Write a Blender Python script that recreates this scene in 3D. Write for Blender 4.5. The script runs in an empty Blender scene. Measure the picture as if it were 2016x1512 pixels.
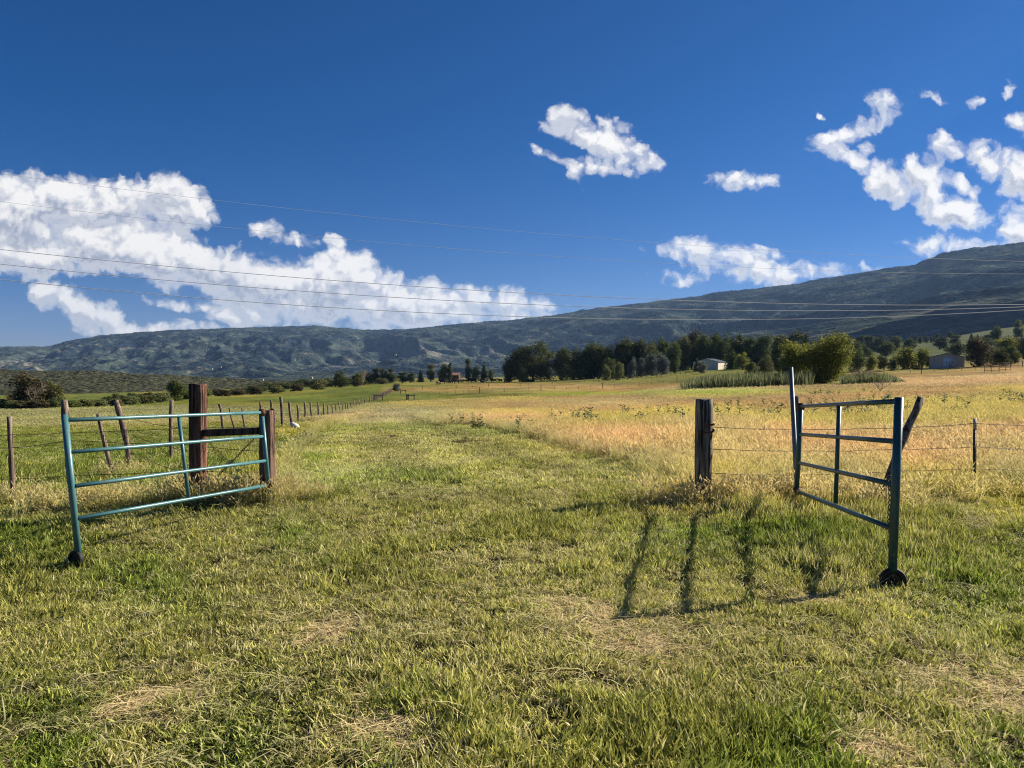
import bpy, math, random
import numpy as np
from mathutils import Vector, Matrix
R = math.radians
rng = np.random.default_rng(7)
random.seed(7)
sc = bpy.context.scene

# ------------------------------------------------------------------ camera
FPX, HOR, EYE = 1515.0, 738.0, 1.6
PITCH = math.atan((756-HOR)/FPX)
cam = bpy.data.cameras.new('camera'); cam_o = bpy.data.objects.new('camera', cam)
sc.collection.objects.link(cam_o); sc.camera = cam_o
cam.sensor_width = 36; cam.lens = 36*FPX/2016
cam.clip_start = 0.05; cam.clip_end = 40000
cam_o.location = (0, 0, EYE); cam_o.rotation_euler = (math.pi/2-PITCH, 0, 0)

# ------------------------------------------------------------------ sun, sky, exposure
SUN_EL, SUN_AZ = R(28.5), R(66)          # azimuth measured from +Y towards +X
sun = bpy.data.lights.new('sun', 'SUN'); sun.energy = 5.0; sun.angle = R(0.5); sun.color = (1, .90, .76)
sun_o = bpy.data.objects.new('sun', sun); sc.collection.objects.link(sun_o)
SUNDIR = Vector((math.sin(SUN_AZ)*math.cos(SUN_EL), math.cos(SUN_AZ)*math.cos(SUN_EL), math.sin(SUN_EL)))
sun_o.rotation_euler = SUNDIR.to_track_quat('Z', 'Y').to_euler()
sc.view_settings.view_transform = 'Standard'; sc.view_settings.look = 'None'
sc.view_settings.exposure = 0.95; sc.view_settings.gamma = 1
sc.render.engine = 'CYCLES'
cy = sc.cycles
cy.max_bounces = 5; cy.diffuse_bounces = 1; cy.glossy_bounces = 2; cy.transmission_bounces = 2
cy.transparent_max_bounces = 6; cy.volume_bounces = 0; cy.use_denoising = True; cy.denoising_prefilter = 'NONE'; cy.filter_width = 1.1
cy.caustics_reflective = False; cy.caustics_refractive = False

world = bpy.data.worlds.new('World'); sc.world = world; world.use_nodes = True
wt = world.node_tree; wt.nodes.clear()

class NB:
    """tiny helper to write node trees"""
    def __init__(s, tree): s.t = tree; s.n = tree.nodes; s.l = tree.links
    def new(s, typ, **kw):
        n = s.n.new(typ)
        for k, v in kw.items(): setattr(n, k, v)
        return n
    def setin(s, node, idx, val):
        sock = node.inputs[idx]
        if isinstance(val, bpy.types.NodeSocket): s.l.new(val, sock)
        elif val is not None:
            try: sock.default_value = val
            except Exception: sock.default_value = tuple(val) + (1,)
    def math(s, op, a, b=None, c=None, clamp=False):
        n = s.new('ShaderNodeMath', operation=op, use_clamp=clamp)
        s.setin(n, 0, a)
        if b is not None: s.setin(n, 1, b)
        if c is not None: s.setin(n, 2, c)
        return n.outputs[0]
    def vmath(s, op, a, b=None, out=0):
        n = s.new('ShaderNodeVectorMath', operation=op); s.setin(n, 0, a)
        if b is not None: s.setin(n, 1, b)
        return n.outputs[out]
    def noise(s, vec, scale, detail=4, rough=.5, dist=0, out=0):
        n = s.new('ShaderNodeTexNoise'); s.setin(n, 'Vector', vec)
        n.inputs['Scale'].default_value = scale; n.inputs['Detail'].default_value = detail
        n.inputs['Roughness'].default_value = rough; n.inputs['Distortion'].default_value = dist
        return n.outputs[out]
    def mix(s, fac, a, b, blend='MIX'):
        n = s.new('ShaderNodeMix', data_type='RGBA', blend_type=blend)
        s.setin(n, 0, fac)
        for i, v in ((6, a), (7, b)):
            if isinstance(v, bpy.types.NodeSocket): s.l.new(v, n.inputs[i])
            else: n.inputs[i].default_value = tuple(v)[:3] + (1,)
        return n.outputs[2]
    def map(s, val, a, b, c=0, d=1, smooth=False):
        n = s.new('ShaderNodeMapRange'); n.interpolation_type = 'SMOOTHSTEP' if smooth else 'LINEAR'
        s.setin(n, 0, val)
        for i, v in zip((1, 2, 3, 4), (a, b, c, d)): n.inputs[i].default_value = v
        return n.outputs[0]
    def comb(s, x, y, z):
        n = s.new('ShaderNodeCombineXYZ')
        for i, v in enumerate((x, y, z)): s.setin(n, i, v)
        return n.outputs[0]

# clouds live in the sky itself: lobes by direction (azimuth slope, elevation slope), broken up by fractal noise
CLOUDS = [ # px, py, rx, ry, rot
 (120,395,150,62,0),(40,430,130,90,0),(250,400,110,50,0),(335,385,60,38,0),(355,420,72,32,0),(60,500,150,45,0),(210,480,200,60,4),
 (330,505,150,60,8),(430,525,120,52,14),(520,560,130,52,10),(640,565,120,52,6),(690,535,72,42,10),(745,565,60,34,25),(600,600,190,34,6),
 (820,600,120,36,8),(840,575,46,26,10),(930,598,100,26,6),(1010,595,58,24,14),(1065,600,38,12,8),(900,622,180,26,-3),(700,600,200,34,4),(500,610,60,20,8),(820,640,110,14,0),(765,625,120,24,0),
 (1010,615,70,20,0),
 (95,578,46,30,30),(150,600,62,34,38),(205,632,66,34,35),(290,648,90,18,2),(390,648,90,10,0),
 (530,455,40,18,20),(590,477,46,17,8),(670,480,14,8,25),(475,478,14,8,0),(345,600,45,9,12),(455,617,45,22,15),(400,600,40,10,10),
 (1110,235,36,26,-20),(1150,262,70,32,20),(1200,285,70,36,20),(1255,298,42,24,30),(1195,240,40,12,5),(1180,325,48,18,0),
 (1085,305,34,10,25),(1120,328,34,11,50),(1238,325,26,12,0),(1225,240,20,12,45),
 (1440,355,40,15,0),(1480,366,44,13,0),(1515,360,26,7,-5),
 (1630,285,36,26,10),(1665,265,48,18,-35),(1710,245,52,17,-20),(1735,212,32,22,20),(1655,310,42,18,10),(1700,290,14,10,0),
 (1725,345,42,34,35),(1770,370,44,22,20),(1815,345,50,40,0),(1830,385,36,40,0),(1890,415,84,36,6),(1940,425,70,24,-5),(1875,352,34,18,25),
 (1920,372,20,11,0),(1870,292,36,20,8),(1915,298,44,22,14),(1965,320,55,32,15),(2020,345,50,46,10),(2000,425,40,26,0),(2005,455,44,34,0),
 (2060,250,70,30,0),(2000,240,30,18,-10),(1822,193,28,9,22),(1838,203,20,6,30),(1980,180,12,16,0),(1905,205,10,7,0),
 (1830,478,50,22,0),(1880,484,60,18,-4),(1945,482,50,14,0),(1620,230,6,9,0),(1600,300,8,4,0),
 (1370,490,66,20,5),(1420,510,90,32,12),(1480,535,80,28,14),(1330,548,42,12,0),(1320,540,26,10,0),(1560,545,60,20,-4),(1610,540,44,12,0),
 (1395,478,20,8,0),(1705,527,22,8,0),(1262,488,10,5,20),(1500,500,40,14,20),(-60,450,120,90,0),(2120,420,90,60,0)]

def cloud_group():
    g = bpy.data.node_groups.new('cloud_density', 'ShaderNodeTree')
    g.interface.new_socket('P', in_out='INPUT', socket_type='NodeSocketVector')
    for q in 'DSA': g.interface.new_socket(q, in_out='OUTPUT', socket_type='NodeSocketFloat')
    b = NB(g); gi = b.new('NodeGroupInput'); go = b.new('NodeGroupOutput')
    P = gi.outputs[0]
    w1 = b.vmath('MULTIPLY', b.vmath('SUBTRACT', b.noise(P, 9, 3, .6, out=1), (.5,.5,.5)), (.060,.045,0))
    w2 = b.vmath('MULTIPLY', b.vmath('SUBTRACT', b.noise(P, 42, 4, .65, out=1), (.5,.5,.5)), (.026,.020,0))
    w3 = b.vmath('MULTIPLY', b.vmath('SUBTRACT', b.noise(P, 130, 3, .6, out=1), (.5,.5,.5)), (.0055,.0045,0))
    Q = b.vmath('ADD', b.vmath('ADD', b.vmath('ADD', P, w1), w2), w3)
    acc = None
    for (px, py, rx, ry, rot) in CLOUDS:
        m = b.new('ShaderNodeMapping', vector_type='TEXTURE')
        if acc is None: b.setin(m, 0, Q)
        else:          # keeps the lobes evaluated one after the other
            q = b.new('ShaderNodeVectorMath', operation='MULTIPLY_ADD'); b.setin(q, 0, acc); q.inputs[1].default_value = (1e-9,)*3; b.setin(q, 2, Q); b.setin(m, 0, q.outputs[0])
        m.inputs['Location'].default_value = ((px-1008)/FPX, (HOR-py)/FPX, 0)
        m.inputs['Rotation'].default_value = (0, 0, R(-rot))
        m.inputs['Scale'].default_value = (rx/FPX, ry/FPX, 1)
        d = b.vmath('DOT_PRODUCT', m.outputs[0], m.outputs[0], out=1)
        pk = min(1.15, .07+ry/46); r = b.math('MULTIPLY_ADD', d, -pk, pk)     # small lobes are thinner
        if acc is None: acc = r
        else:
            n = b.new('ShaderNodeMath', operation='SMOOTH_MAX'); b.setin(n, 0, acc); b.setin(n, 1, r); n.inputs[2].default_value = .25
            acc = n.outputs[0]
    def vor(sc_, sm):
        n = b.new('ShaderNodeTexVoronoi', voronoi_dimensions='2D', feature='SMOOTH_F1'); b.setin(n, 0, Q); n.inputs['Scale'].default_value = sc_; n.inputs['Smoothness'].default_value = sm
        return n.outputs['Distance']
    bil = b.noise(Q, 20, 5, .6)
    soft = b.math('ADD', acc, b.math('MULTIPLY_ADD', bil, 1.5, -.66))
    puff = b.math('MULTIPLY_ADD', vor(34, .35), -.75, .34)
    puff = b.math('ADD', puff, b.math('MULTIPLY_ADD', vor(88, .4), -.45, .20))
    S = b.math('ADD', soft, puff)
    fine = b.noise(Q, 60, 6, .62)
    dd = b.math('ADD', S, b.math('MULTIPLY_ADD', fine, 1.15, -.55))
    b.l.new(dd, go.inputs[0]); b.l.new(S, go.inputs[1]); b.l.new(acc, go.inputs[2])
    return g

def build_world():
    b = NB(wt)
    sky = b.new('ShaderNodeTexSky', sky_type='NISHITA'); sky.sun_disc = False
    sky.sun_elevation = SUN_EL; sky.sun_rotation = SUN_AZ; sky.altitude = 1800
    sky.air_density = 1.0; sky.dust_density = .25; sky.ozone_density = 5.0
    hs = b.new('ShaderNodeHueSaturation'); hs.inputs['Saturation'].default_value = 1.33; b.l.new(sky.outputs[0], hs.inputs['Color'])
    bg = b.new('ShaderNodeBackground'); bg.inputs[1].default_value = .0385
    b.l.new(b.mix(1, hs.outputs[0], (1.06,.87,1.08), 'MULTIPLY'), bg.inputs[0])
    tc = b.new('ShaderNodeTexCoord')
    sx = b.new('ShaderNodeSeparateXYZ'); b.l.new(tc.outputs['Generated'], sx.inputs[0])
    X, Y, Z = sx.outputs
    Ys = b.math('MAXIMUM', Y, .05)
    P = b.comb(b.math('DIVIDE', X, Ys), b.math('DIVIDE', Z, Ys), 0)
    G = cloud_group()
    def dens(v):
        n = b.new('ShaderNodeGroup'); n.node_tree = G; b.setin(n, 0, v); return n.outputs
    D0 = dens(P); d0 = D0[0]
    q = b.new('ShaderNodeVectorMath', operation='MULTIPLY_ADD'); b.setin(q, 0, d0); q.inputs[1].default_value = (1e-9,)*3; b.setin(q, 2, P)
    D1 = dens(b.vmath('ADD', q.outputs[0], (.006, .012, 0)))
    alpha = b.math('MULTIPLY', b.map(d0, -.12, .95, smooth=True), b.map(Y, .1, .25))
    alpha = b.math('MULTIPLY', alpha, b.map(Z, -.02, .0))
    bill = b.map(b.math('SUBTRACT', D0[1], D1[1]), -.38, .38)            # small billows: bright towards the sun
    big = b.map(b.math('SUBTRACT', D0[2], D1[2]), -.16, .16)             # whole cloud: lit top, shaded base
    soft = b.noise(P, 11, 3, .5)
    shade = b.math('ADD', b.math('MULTIPLY', bill, .72), b.math('MULTIPLY', big, .30))
    shade = b.math('ADD', shade, b.math('MULTIPLY_ADD', soft, 1.5, -.84), clamp=True)
    edge = b.map(d0, .25, 1.15)
    shade = b.math('MAXIMUM', shade, b.math('SUBTRACT', .95, edge))
    col = b.mix(b.map(shade, .05, .85), (.36,.40,.50), (.90,.88,.86))
    bc = b.new('ShaderNodeBackground'); b.l.new(col, bc.inputs[0]); bc.inputs[1].default_value = .585
    mx = b.new('ShaderNodeMixShader'); b.l.new(alpha, mx.inputs[0]); b.l.new(bg.outputs[0], mx.inputs[1]); b.l.new(bc.outputs[0], mx.inputs[2])
    out = b.new('ShaderNodeOutputWorld'); b.l.new(mx.outputs[0], out.inputs[0])
build_world()
world.cycles.sampling_method = 'MANUAL'; world.cycles.sample_map_resolution = 512

# ------------------------------------------------------------------ numpy noise
def _hash(ix, iy, s):
    h = (ix*374761393 + iy*668265263 + s*974634777) & 0xffffffff
    h = ((h ^ (h >> 13))*1274126177) & 0xffffffff
    return ((h ^ (h >> 16)) & 0xffff)/65535.0
def vnoise(x, y, s=0):
    x = np.asarray(x, float); y = np.asarray(y, float)
    ix = np.floor(x).astype(np.int64); iy = np.floor(y).astype(np.int64)
    fx = x-ix; fy = y-iy; fx = fx*fx*(3-2*fx); fy = fy*fy*(3-2*fy)
    a = _hash(ix, iy, s); b_ = _hash(ix+1, iy, s); c = _hash(ix, iy+1, s); d = _hash(ix+1, iy+1, s)
    return (a*(1-fx)+b_*fx)*(1-fy)+(c*(1-fx)+d*fx)*fy
def fbm(x, y, o=4, s=0, g=.5):
    t = 0; amp = 1; tot = 0
    for k in range(o):
        t = t+amp*vnoise(x*2**k, y*2**k, s+k*17); tot += amp; amp *= g
    return t/tot
def sstep(a, b_, x):
    t = np.clip((np.asarray(x, float)-a)/(b_-a), 0, 1); return t*t*(3-2*t)

# ------------------------------------------------------------------ land form
COLS = np.array([0,400,600,800,1000,1200,1400,1600,1800,2016], float)
def pyrow(D, pys): return [1.6-(p-HOR)/FPX*D for p in pys]
LAND = [
 (0,  [0]*10),
 (6,  [-.22,-.18,-.10,-.04,0,0,-.04,-.07,-.085,-.085]),
 (10, [-.22,-.02,.03,.05,.05,.05,.05,.03,0,0]),
 (32, [-.9,-.7,-.55,-.5,-.42,-.35,-.2,-.05,.1,.25]),
 (50, [-1.6,-1.5,-1.4,-1.15,-1.0,-.8,-.5,-.2,.1,.4]),
 (80, [-2.6,-2.6,-2.6,-2.3,-1.9,-1.5,-1.0,-.5,0,.8]),
 (120,pyrow(120,[812,806,809,803,795,786,764,760,755,750])),
 (150,pyrow(150,[806,799,803,794,784,779,759,757,748,738])),
 (220,pyrow(220,[812,785,788,778,770,764,750,742,727,716])),
 (300,pyrow(300,[812,777,776,766,761,752,735,728,718,705])),
 (340,pyrow(340,[810,780,770,763,758,748,728,722,714,700])),
 (470,pyrow(470,[800,784,764,755,752,745,725,715,704,690])),
 (700,pyrow(700,[782,774,761,750,746,742,718,704,690,668])),
 (1200,pyrow(1200,[765,760,755,746,742,738,708,679,672,642])),
 (2600,pyrow(2600,[752,750,748,744,742,738,720,700,690,675])),
]
LD = np.array([r[0] for r in LAND], float); LH = np.array([r[1] for r in LAND], float)
def H(x, y):
    x = np.asarray(x, float); y = np.asarray(y, float)
    r = np.hypot(x, y); az = np.arctan2(x, y)
    azc = np.clip(az, -R(40), R(40)); D = r*np.cos(azc)
    px = np.clip(1008+FPX*np.tan(azc), 0, 2016)
    behind = sstep(R(50), R(110), np.abs(az))
    s = np.log(D+8); ls = np.log(LD+8)
    i = np.clip(np.searchsorted(ls, s)-1, 0, len(LD)-2)
    t = np.clip((s-ls[i])/(ls[i+1]-ls[i]), 0, 1)
    def col(i):
        j = np.clip(np.searchsorted(COLS, px)-1, 0, len(COLS)-2)
        q = (px-COLS[j])/(COLS[j+1]-COLS[j]); q = q*q*(3-2*q)*.5+q*.5
        return LH[i, j]*(1-q)+LH[i, j+1]*q
    h = col(i)*(1-t)+col(i+1)*t
    h = h*(1-behind)
    h = h+(fbm(x*.5, y*.5, 3, 3)-.5)*.05*sstep(1, 4, r)+(fbm(x*.07, y*.07, 3, 9)-.5)*.35*sstep(15, 60, D)
    return h
def Hs(x, y): return float(H(np.array([x]), np.array([y]))[0])
def P(px, py, D):
    u = (px-1008)/FPX; v = (756-py)/FPX
    d = Vector((u, math.cos(PITCH)+v*math.sin(PITCH), -math.sin(PITCH)+v*math.cos(PITCH)))
    return Vector((0, 0, EYE))+d*(D/d.y)
def gp(px, D):
    x = (px-1008)/FPX*D; return Vector((x, D, Hs(x, D)))
def m(npx, D): return npx/FPX*D

# ------------------------------------------------------------------ object helpers
def tag(o, label=None, cat=None, group=None, kind=None):
    if label: o['label'] = label
    if cat: o['category'] = cat
    if group: o['group'] = group
    if kind: o['kind'] = kind
    return o
def empty(name, loc=(0,0,0), rz=0):
    o = bpy.data.objects.new(name, None); sc.collection.objects.link(o)
    o.location = loc; o.rotation_euler = (0, 0, rz); o.empty_display_size = .2; return o
def new_obj(name, me, mat=None, parent=None, link=True):
    o = bpy.data.objects.new(name, me)
    if mat is not None and not me.materials: me.materials.append(mat)
    if link: sc.collection.objects.link(o)
    if parent is not None: o.parent = parent
    return o
def mesh_np(name, V, F, smooth=False):
    """F: list/array of faces, all same length arrays or ragged list"""
    me = bpy.data.meshes.new(name)
    V = np.asarray(V, np.float32)
    if isinstance(F, np.ndarray):
        n, k = F.shape; loops = F.ravel().astype(np.int32); starts = np.arange(n)*k
    else:
        ln = np.array([len(f) for f in F]); loops = np.array([i for f in F for i in f], np.int32)
        starts = np.concatenate([[0], np.cumsum(ln)[:-1]]); n = len(F)
    me.vertices.add(len(V)); me.vertices.foreach_set('co', V.ravel())
    me.loops.add(len(loops)); me.loops.foreach_set('vertex_index', loops)
    me.polygons.add(n); me.polygons.foreach_set('loop_start', starts.astype(np.int32))
    me.update(calc_edges=True); me.validate()
    if smooth: me.polygons.foreach_set('use_smooth', np.ones(len(me.polygons), bool))
    return me
def add_attr(me, name, data, typ='FLOAT_COLOR', dom='POINT'):
    a = me.attributes.new(name, typ, dom); data = np.asarray(data, np.float32)
    if typ == 'FLOAT_COLOR':
        if data.shape[1] == 3: data = np.concatenate([data, np.ones((len(data), 1), np.float32)], 1)
        a.data.foreach_set('color', data.ravel())
    elif typ == 'FLOAT_VECTOR': a.data.foreach_set('vector', data.ravel())
    else: a.data.foreach_set('value', data.ravel() if typ != 'INT' else data.astype(np.int32).ravel())

class MB:
    """collects simple solids into one mesh"""
    def __init__(s): s.v = []; s.f = []
    def box(s, c, size, rot=None, taper=1.0):
        x, y, z = [q/2 for q in size]; k = len(s.v); c = Vector(c)
        for dz in (-1, 1):
            tp = taper if dz > 0 else 1
            for dx, dy in ((-1,-1),(1,-1),(1,1),(-1,1)):
                p = Vector((dx*x*tp, dy*y*tp, dz*z))
                if rot is not None: p = rot @ p
                s.v.append(tuple(c+p))
        for q in ((3,2,1,0),(4,5,6,7),(0,1,5,4),(1,2,6,5),(2,3,7,6),(3,0,4,7)): s.f.append([k+i for i in q])
        return s
    def tube(s, pts, rad, n=8, cap=True, rough=0, seed=0):
        pts = [Vector(p) for p in pts]; rr = rad if hasattr(rad, '__len__') else [rad]*len(pts)
        k0 = len(s.v); prev = None; rs = random.Random(seed)
        lobes = [1+rough*(rs.random()-.5) for _ in range(n)]
        for i, p in enumerate(pts):
            t = (pts[min(i+1, len(pts)-1)]-pts[max(i-1, 0)])
            if t.length < 1e-9: t = Vector((0,0,1))
            t.normalize()
            if prev is None:
                a = Vector((1,0,0)) if abs(t.x) < .8 else Vector((0,1,0)); a = (a-t*a.dot(t)).normalized()
            else: a = (prev-t*prev.dot(t)).normalized()
            prev = a; b_ = t.cross(a)
            for j in range(n):
                an = 2*math.pi*j/n; q = rr[i]*lobes[j]*(1+rough*.5*(rs.random()-.5))
                s.v.append(tuple(p+(a*math.cos(an)+b_*math.sin(an))*q))
        for i in range(len(pts)-1):
            for j in range(n):
                j2 = (j+1) % n
                s.f.append([k0+i*n+j, k0+i*n+j2, k0+(i+1)*n+j2, k0+(i+1)*n+j])
        if cap:
            s.f.append([k0+j for j in range(n)][::-1]); s.f.append([k0+(len(pts)-1)*n+j for j in range(n)])
        return s
    def ring(s, c, ax, R_, r_, w=.03, n=28):
        """tyre-like ring: rectangular section with rounded shoulders"""
        c = Vector(c); ax = Vector(ax).normalized(); a = ax.orthogonal().normalized(); b_ = ax.cross(a)
        prof = [(r_, -w*.5), (r_+(R_-r_)*.75, -w*.5), (R_, -w*.28), (R_, w*.28), (r_+(R_-r_)*.75, w*.5), (r_, w*.5)]
        k0 = len(s.v); q = len(prof)
        for i in range(n):
            an = 2*math.pi*i/n; d = a*math.cos(an)+b_*math.sin(an)
            for (rad, h) in prof: s.v.append(tuple(c+d*rad+ax*h))
        for i in range(n):
            i2 = (i+1) % n
            for j in range(q):
                j2 = (j+1) % q; s.f.append([k0+i*q+j, k0+i2*q+j, k0+i2*q+j2, k0+i*q+j2])
        return s
    def poly(s, pts): k = len(s.v); s.v += [tuple(p) for p in pts]; s.f.append(list(range(k, k+len(pts)))); return s
    def build(s, name, mat, parent=None, smooth=False, bevel=0, origin=None, link=True):
        V = np.array(s.v, float)
        if origin is not None: V = V-np.array(origin)
        me = mesh_np(name, V, s.f, smooth)
        o = new_obj(name, me, mat, parent, link)
        if bevel:
            md = o.modifiers.new('bevel', 'BEVEL'); md.width = bevel; md.segments = 2; md.limit_method = 'ANGLE'
        return o
def copy_tree(o, parent=None):
    c = o.copy(); sc.collection.objects.link(c); c.parent = parent
    for ch in list(o.children): copy_tree(ch, c)
    return c

# ------------------------------------------------------------------ materials
def mat_new(name):
    mt = bpy.data.materials.new(name); mt.use_nodes = True; mt.node_tree.nodes.clear()
    return mt, NB(mt.node_tree)
def finish(mt, b, shader): o = b.new('ShaderNodeOutputMaterial'); b.l.new(shader, o.inputs[0]); return mt
def principled(b, col, rough=.7, spec=.3, metal=0, bump=None, bstr=.3, bdist=.01):
    p = b.new('ShaderNodeBsdfPrincipled')
    b.setin(p, 'Base Color', col if isinstance(col, bpy.types.NodeSocket) else tuple(col)+(1,))
    b.setin(p, 'Roughness', rough); p.inputs['Specular IOR Level'].default_value = spec; p.inputs['Metallic'].default_value = metal
    if bump is not None:
        bn = b.new('ShaderNodeBump'); bn.inputs['Strength'].default_value = bstr; bn.inputs['Distance'].default_value = bdist
        b.l.new(bump, bn.inputs['Height']); b.l.new(bn.outputs[0], p.inputs['Normal'])
    return p.outputs[0]
def simple(name, col, rough=.7, spec=.3, metal=0, var=.25, nscale=6):
    mt, b = mat_new(name)
    tc = b.new('ShaderNodeTexCoord'); n = b.noise(tc.outputs['Object'], nscale, 5, .6)
    c = b.mix(b.map(n, .3, .7), [q*(1-var) for q in col], [min(1, q*(1+var)) for q in col])
    return finish(mt, b, principled(b, c, rough, spec, metal, n, .2, .01))
def wood(name, dark, light, grain=18, tone=(.0,.0,.0)):
    mt, b = mat_new(name)
    tc = b.new('ShaderNodeTexCoord'); ob = tc.outputs['Object']
    v = b.vmath('MULTIPLY', ob, (1, 1, .045))
    n1 = b.noise(v, grain*2.2, 6, .65); n2 = b.noise(b.vmath('MULTIPLY', ob, (1,1,.12)), grain*.55, 4, .6, .6)
    crack = b.map(n1, .36, .50, smooth=True)
    c = b.mix(b.map(n2, .3, .7), dark, light)
    c = b.mix(crack, [q*.18 for q in dark], c)
    spot = b.noise(ob, 60, 3, .6)
    c = b.mix(b.map(spot, .62, .74), c, [min(1, q*1.5) for q in light])
    h = b.math('ADD', crack, b.math('MULTIPLY', n2, .5))
    return finish(mt, b, principled(b, c, .85, .15, 0, h, .9, .012))
def paint(name, col, col2, rust=(.16,.07,.03)):
    mt, b = mat_new(name)
    tc = b.new('ShaderNodeTexCoord'); ob = tc.outputs['Object']
    n = b.noise(ob, 3.5, 6, .65); n2 = b.noise(ob, 45, 4, .7); n3 = b.noise(ob, 11, 4, .6)
    c = b.mix(b.map(n, .35, .65), col, col2)
    c = b.mix(b.math('MULTIPLY', b.map(n2, .66, .70), .7), c, (.26,.34,.34))
    c = b.mix(b.math('MULTIPLY', b.map(n3, .64, .70), b.map(n2, .45, .55)), c, rust)
    return finish(mt, b, principled(b, c, b.map(n2, .3, .7, .28, .5), .5, 0, n2, .15, .002))

M = {}
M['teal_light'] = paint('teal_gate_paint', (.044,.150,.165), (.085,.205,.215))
M['teal_shaded'] = paint('dark_teal_gate_paint', (.014,.060,.070), (.022,.085,.095))  # darker teal: the right gate's unlit side is put into the colour
M['tie_wood'] = wood('red_brown_tie_wood', (.034,.016,.011), (.36,.19,.125), 14)
M['gate_wood'] = wood('grey_brown_tie_wood', (.036,.023,.017), (.38,.24,.17), 14)
M['grey_wood'] = wood('silver_grey_post_wood', (.055,.045,.036), (.38,.32,.255), 16)
M['stick_wood'] = wood('weathered_stick_wood', (.10,.068,.050), (.36,.27,.21), 22)
M['beam_wood'] = wood('dark_beam_wood', (.055,.038,.030), (.13,.09,.065), 14)
M['wire'] = simple('rusty_wire_metal', (.085,.062,.048), .6, .4, .5)
M['hook'] = simple('rusty_hook_iron', (.10,.042,.026), .7, .3, .3, .4, 40)
M['chain'] = simple('dull_chain_steel', (.10,.09,.08), .5, .5, .8, .4, 40)
M['steel'] = simple('galvanised_pole_steel', (.15,.17,.19), .55, .4, .4, .2, 12)
M['tpost'] = simple('dark_green_tpost_paint', (.022,.030,.026), .55, .4, 0, .3, 20)
M['tpost_tip'] = simple('white_tpost_tip_paint', (.35,.36,.36), .6, .3)
M['tyre'] = simple('black_wheel_rubber', (.014,.014,.015), .65, .3, 0, .3, 30)
M['hub'] = simple('dark_wheel_hub', (.03,.03,.032), .5, .4, .3, .3, 30)
M['cable'] = simple('aluminium_cable', (.92,.91,.88), .5, .5, 0, .03)
M['rock'] = simple('pale_stone', (.62,.58,.52), .8, .2, 0, .2, 8)
M['twig'] = simple('grey_dead_twig', (.30,.245,.19), .85, .1, 0, .3, 12)
M['twig_dark'] = simple('brown_dead_twig', (.14,.105,.085), .85, .1, 0, .3, 12)
M['bark'] = simple('tree_bark', (.11,.085,.065), .9, .1, 0, .35, 8)
M['cow_black'] = simple('black_cattle_hide', (.010,.009,.009), .7, .2, 0, .3, 6)
M['cow_brown'] = simple('brown_cattle_hide', (.10,.045,.022), .7, .2, 0, .3, 6)
M['white_wall'] = simple('pale_barn_steel', (.50,.46,.37), .55, .3, 0, .06, 2)
M['barn_roof'] = simple('dark_barn_roof', (.06,.07,.065), .5, .4, 0, .15, 2)
M['white_paint'] = simple('white_door_paint', (.62,.62,.63), .55, .3, 0, .05, 2)
M['dark_gap'] = simple('dark_opening', (.015,.015,.017), .7, .2)
M['roof_brown'] = simple('brown_shingle_roof', (.27,.17,.13), .85, .15, 0, .2, 3)
M['house_wall'] = simple('red_brown_log_wall', (.10,.048,.035), .85, .15, 0, .2, 3)
M['white_roof'] = simple('white_metal_roof', (.60,.62,.66), .45, .4, 0, .05, 2)
M['roof_grey'] = simple('grey_roof_sheet', (.14,.15,.17), .6, .3, 0, .1, 2)
M['glass'] = simple('dark_window_glass', (.03,.035,.045), .15, .6, 0, .1, 2)
M['pinkwood'] = simple('reddish_rail_wood', (.22,.13,.10), .8, .2, 0, .3, 4)
def ribbed(name, col, scale):
    mt, b = mat_new(name)
    tc = b.new('ShaderNodeTexCoord'); ob = tc.outputs['Object']
    w = b.new('ShaderNodeTexWave'); w.bands_direction = 'X'; w.inputs['Scale'].default_value = scale; b.l.new(ob, w.inputs[0])
    w2 = b.new('ShaderNodeTexWave'); w2.bands_direction = 'Y'; w2.inputs['Scale'].default_value = scale; b.l.new(ob, w2.inputs[0])
    h = b.math('ADD', w.outputs[1], w2.outputs[1]); n = b.noise(b.vmath('MULTIPLY', ob, (1,1,.2)), 1.5, 4, .6)
    c = b.mix(b.map(n, .3, .7), [q*.82 for q in col], [q*1.1 for q in col])
    return finish(mt, b, principled(b, c, .6, .15, 0, h, .5, .05))
M['grey_ribbed'] = ribbed('grey_ribbed_steel', (.50,.44,.37), 2.4)
M['pale_ribbed'] = ribbed('pale_ribbed_steel', (.72,.65,.52), 1.6)

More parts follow.
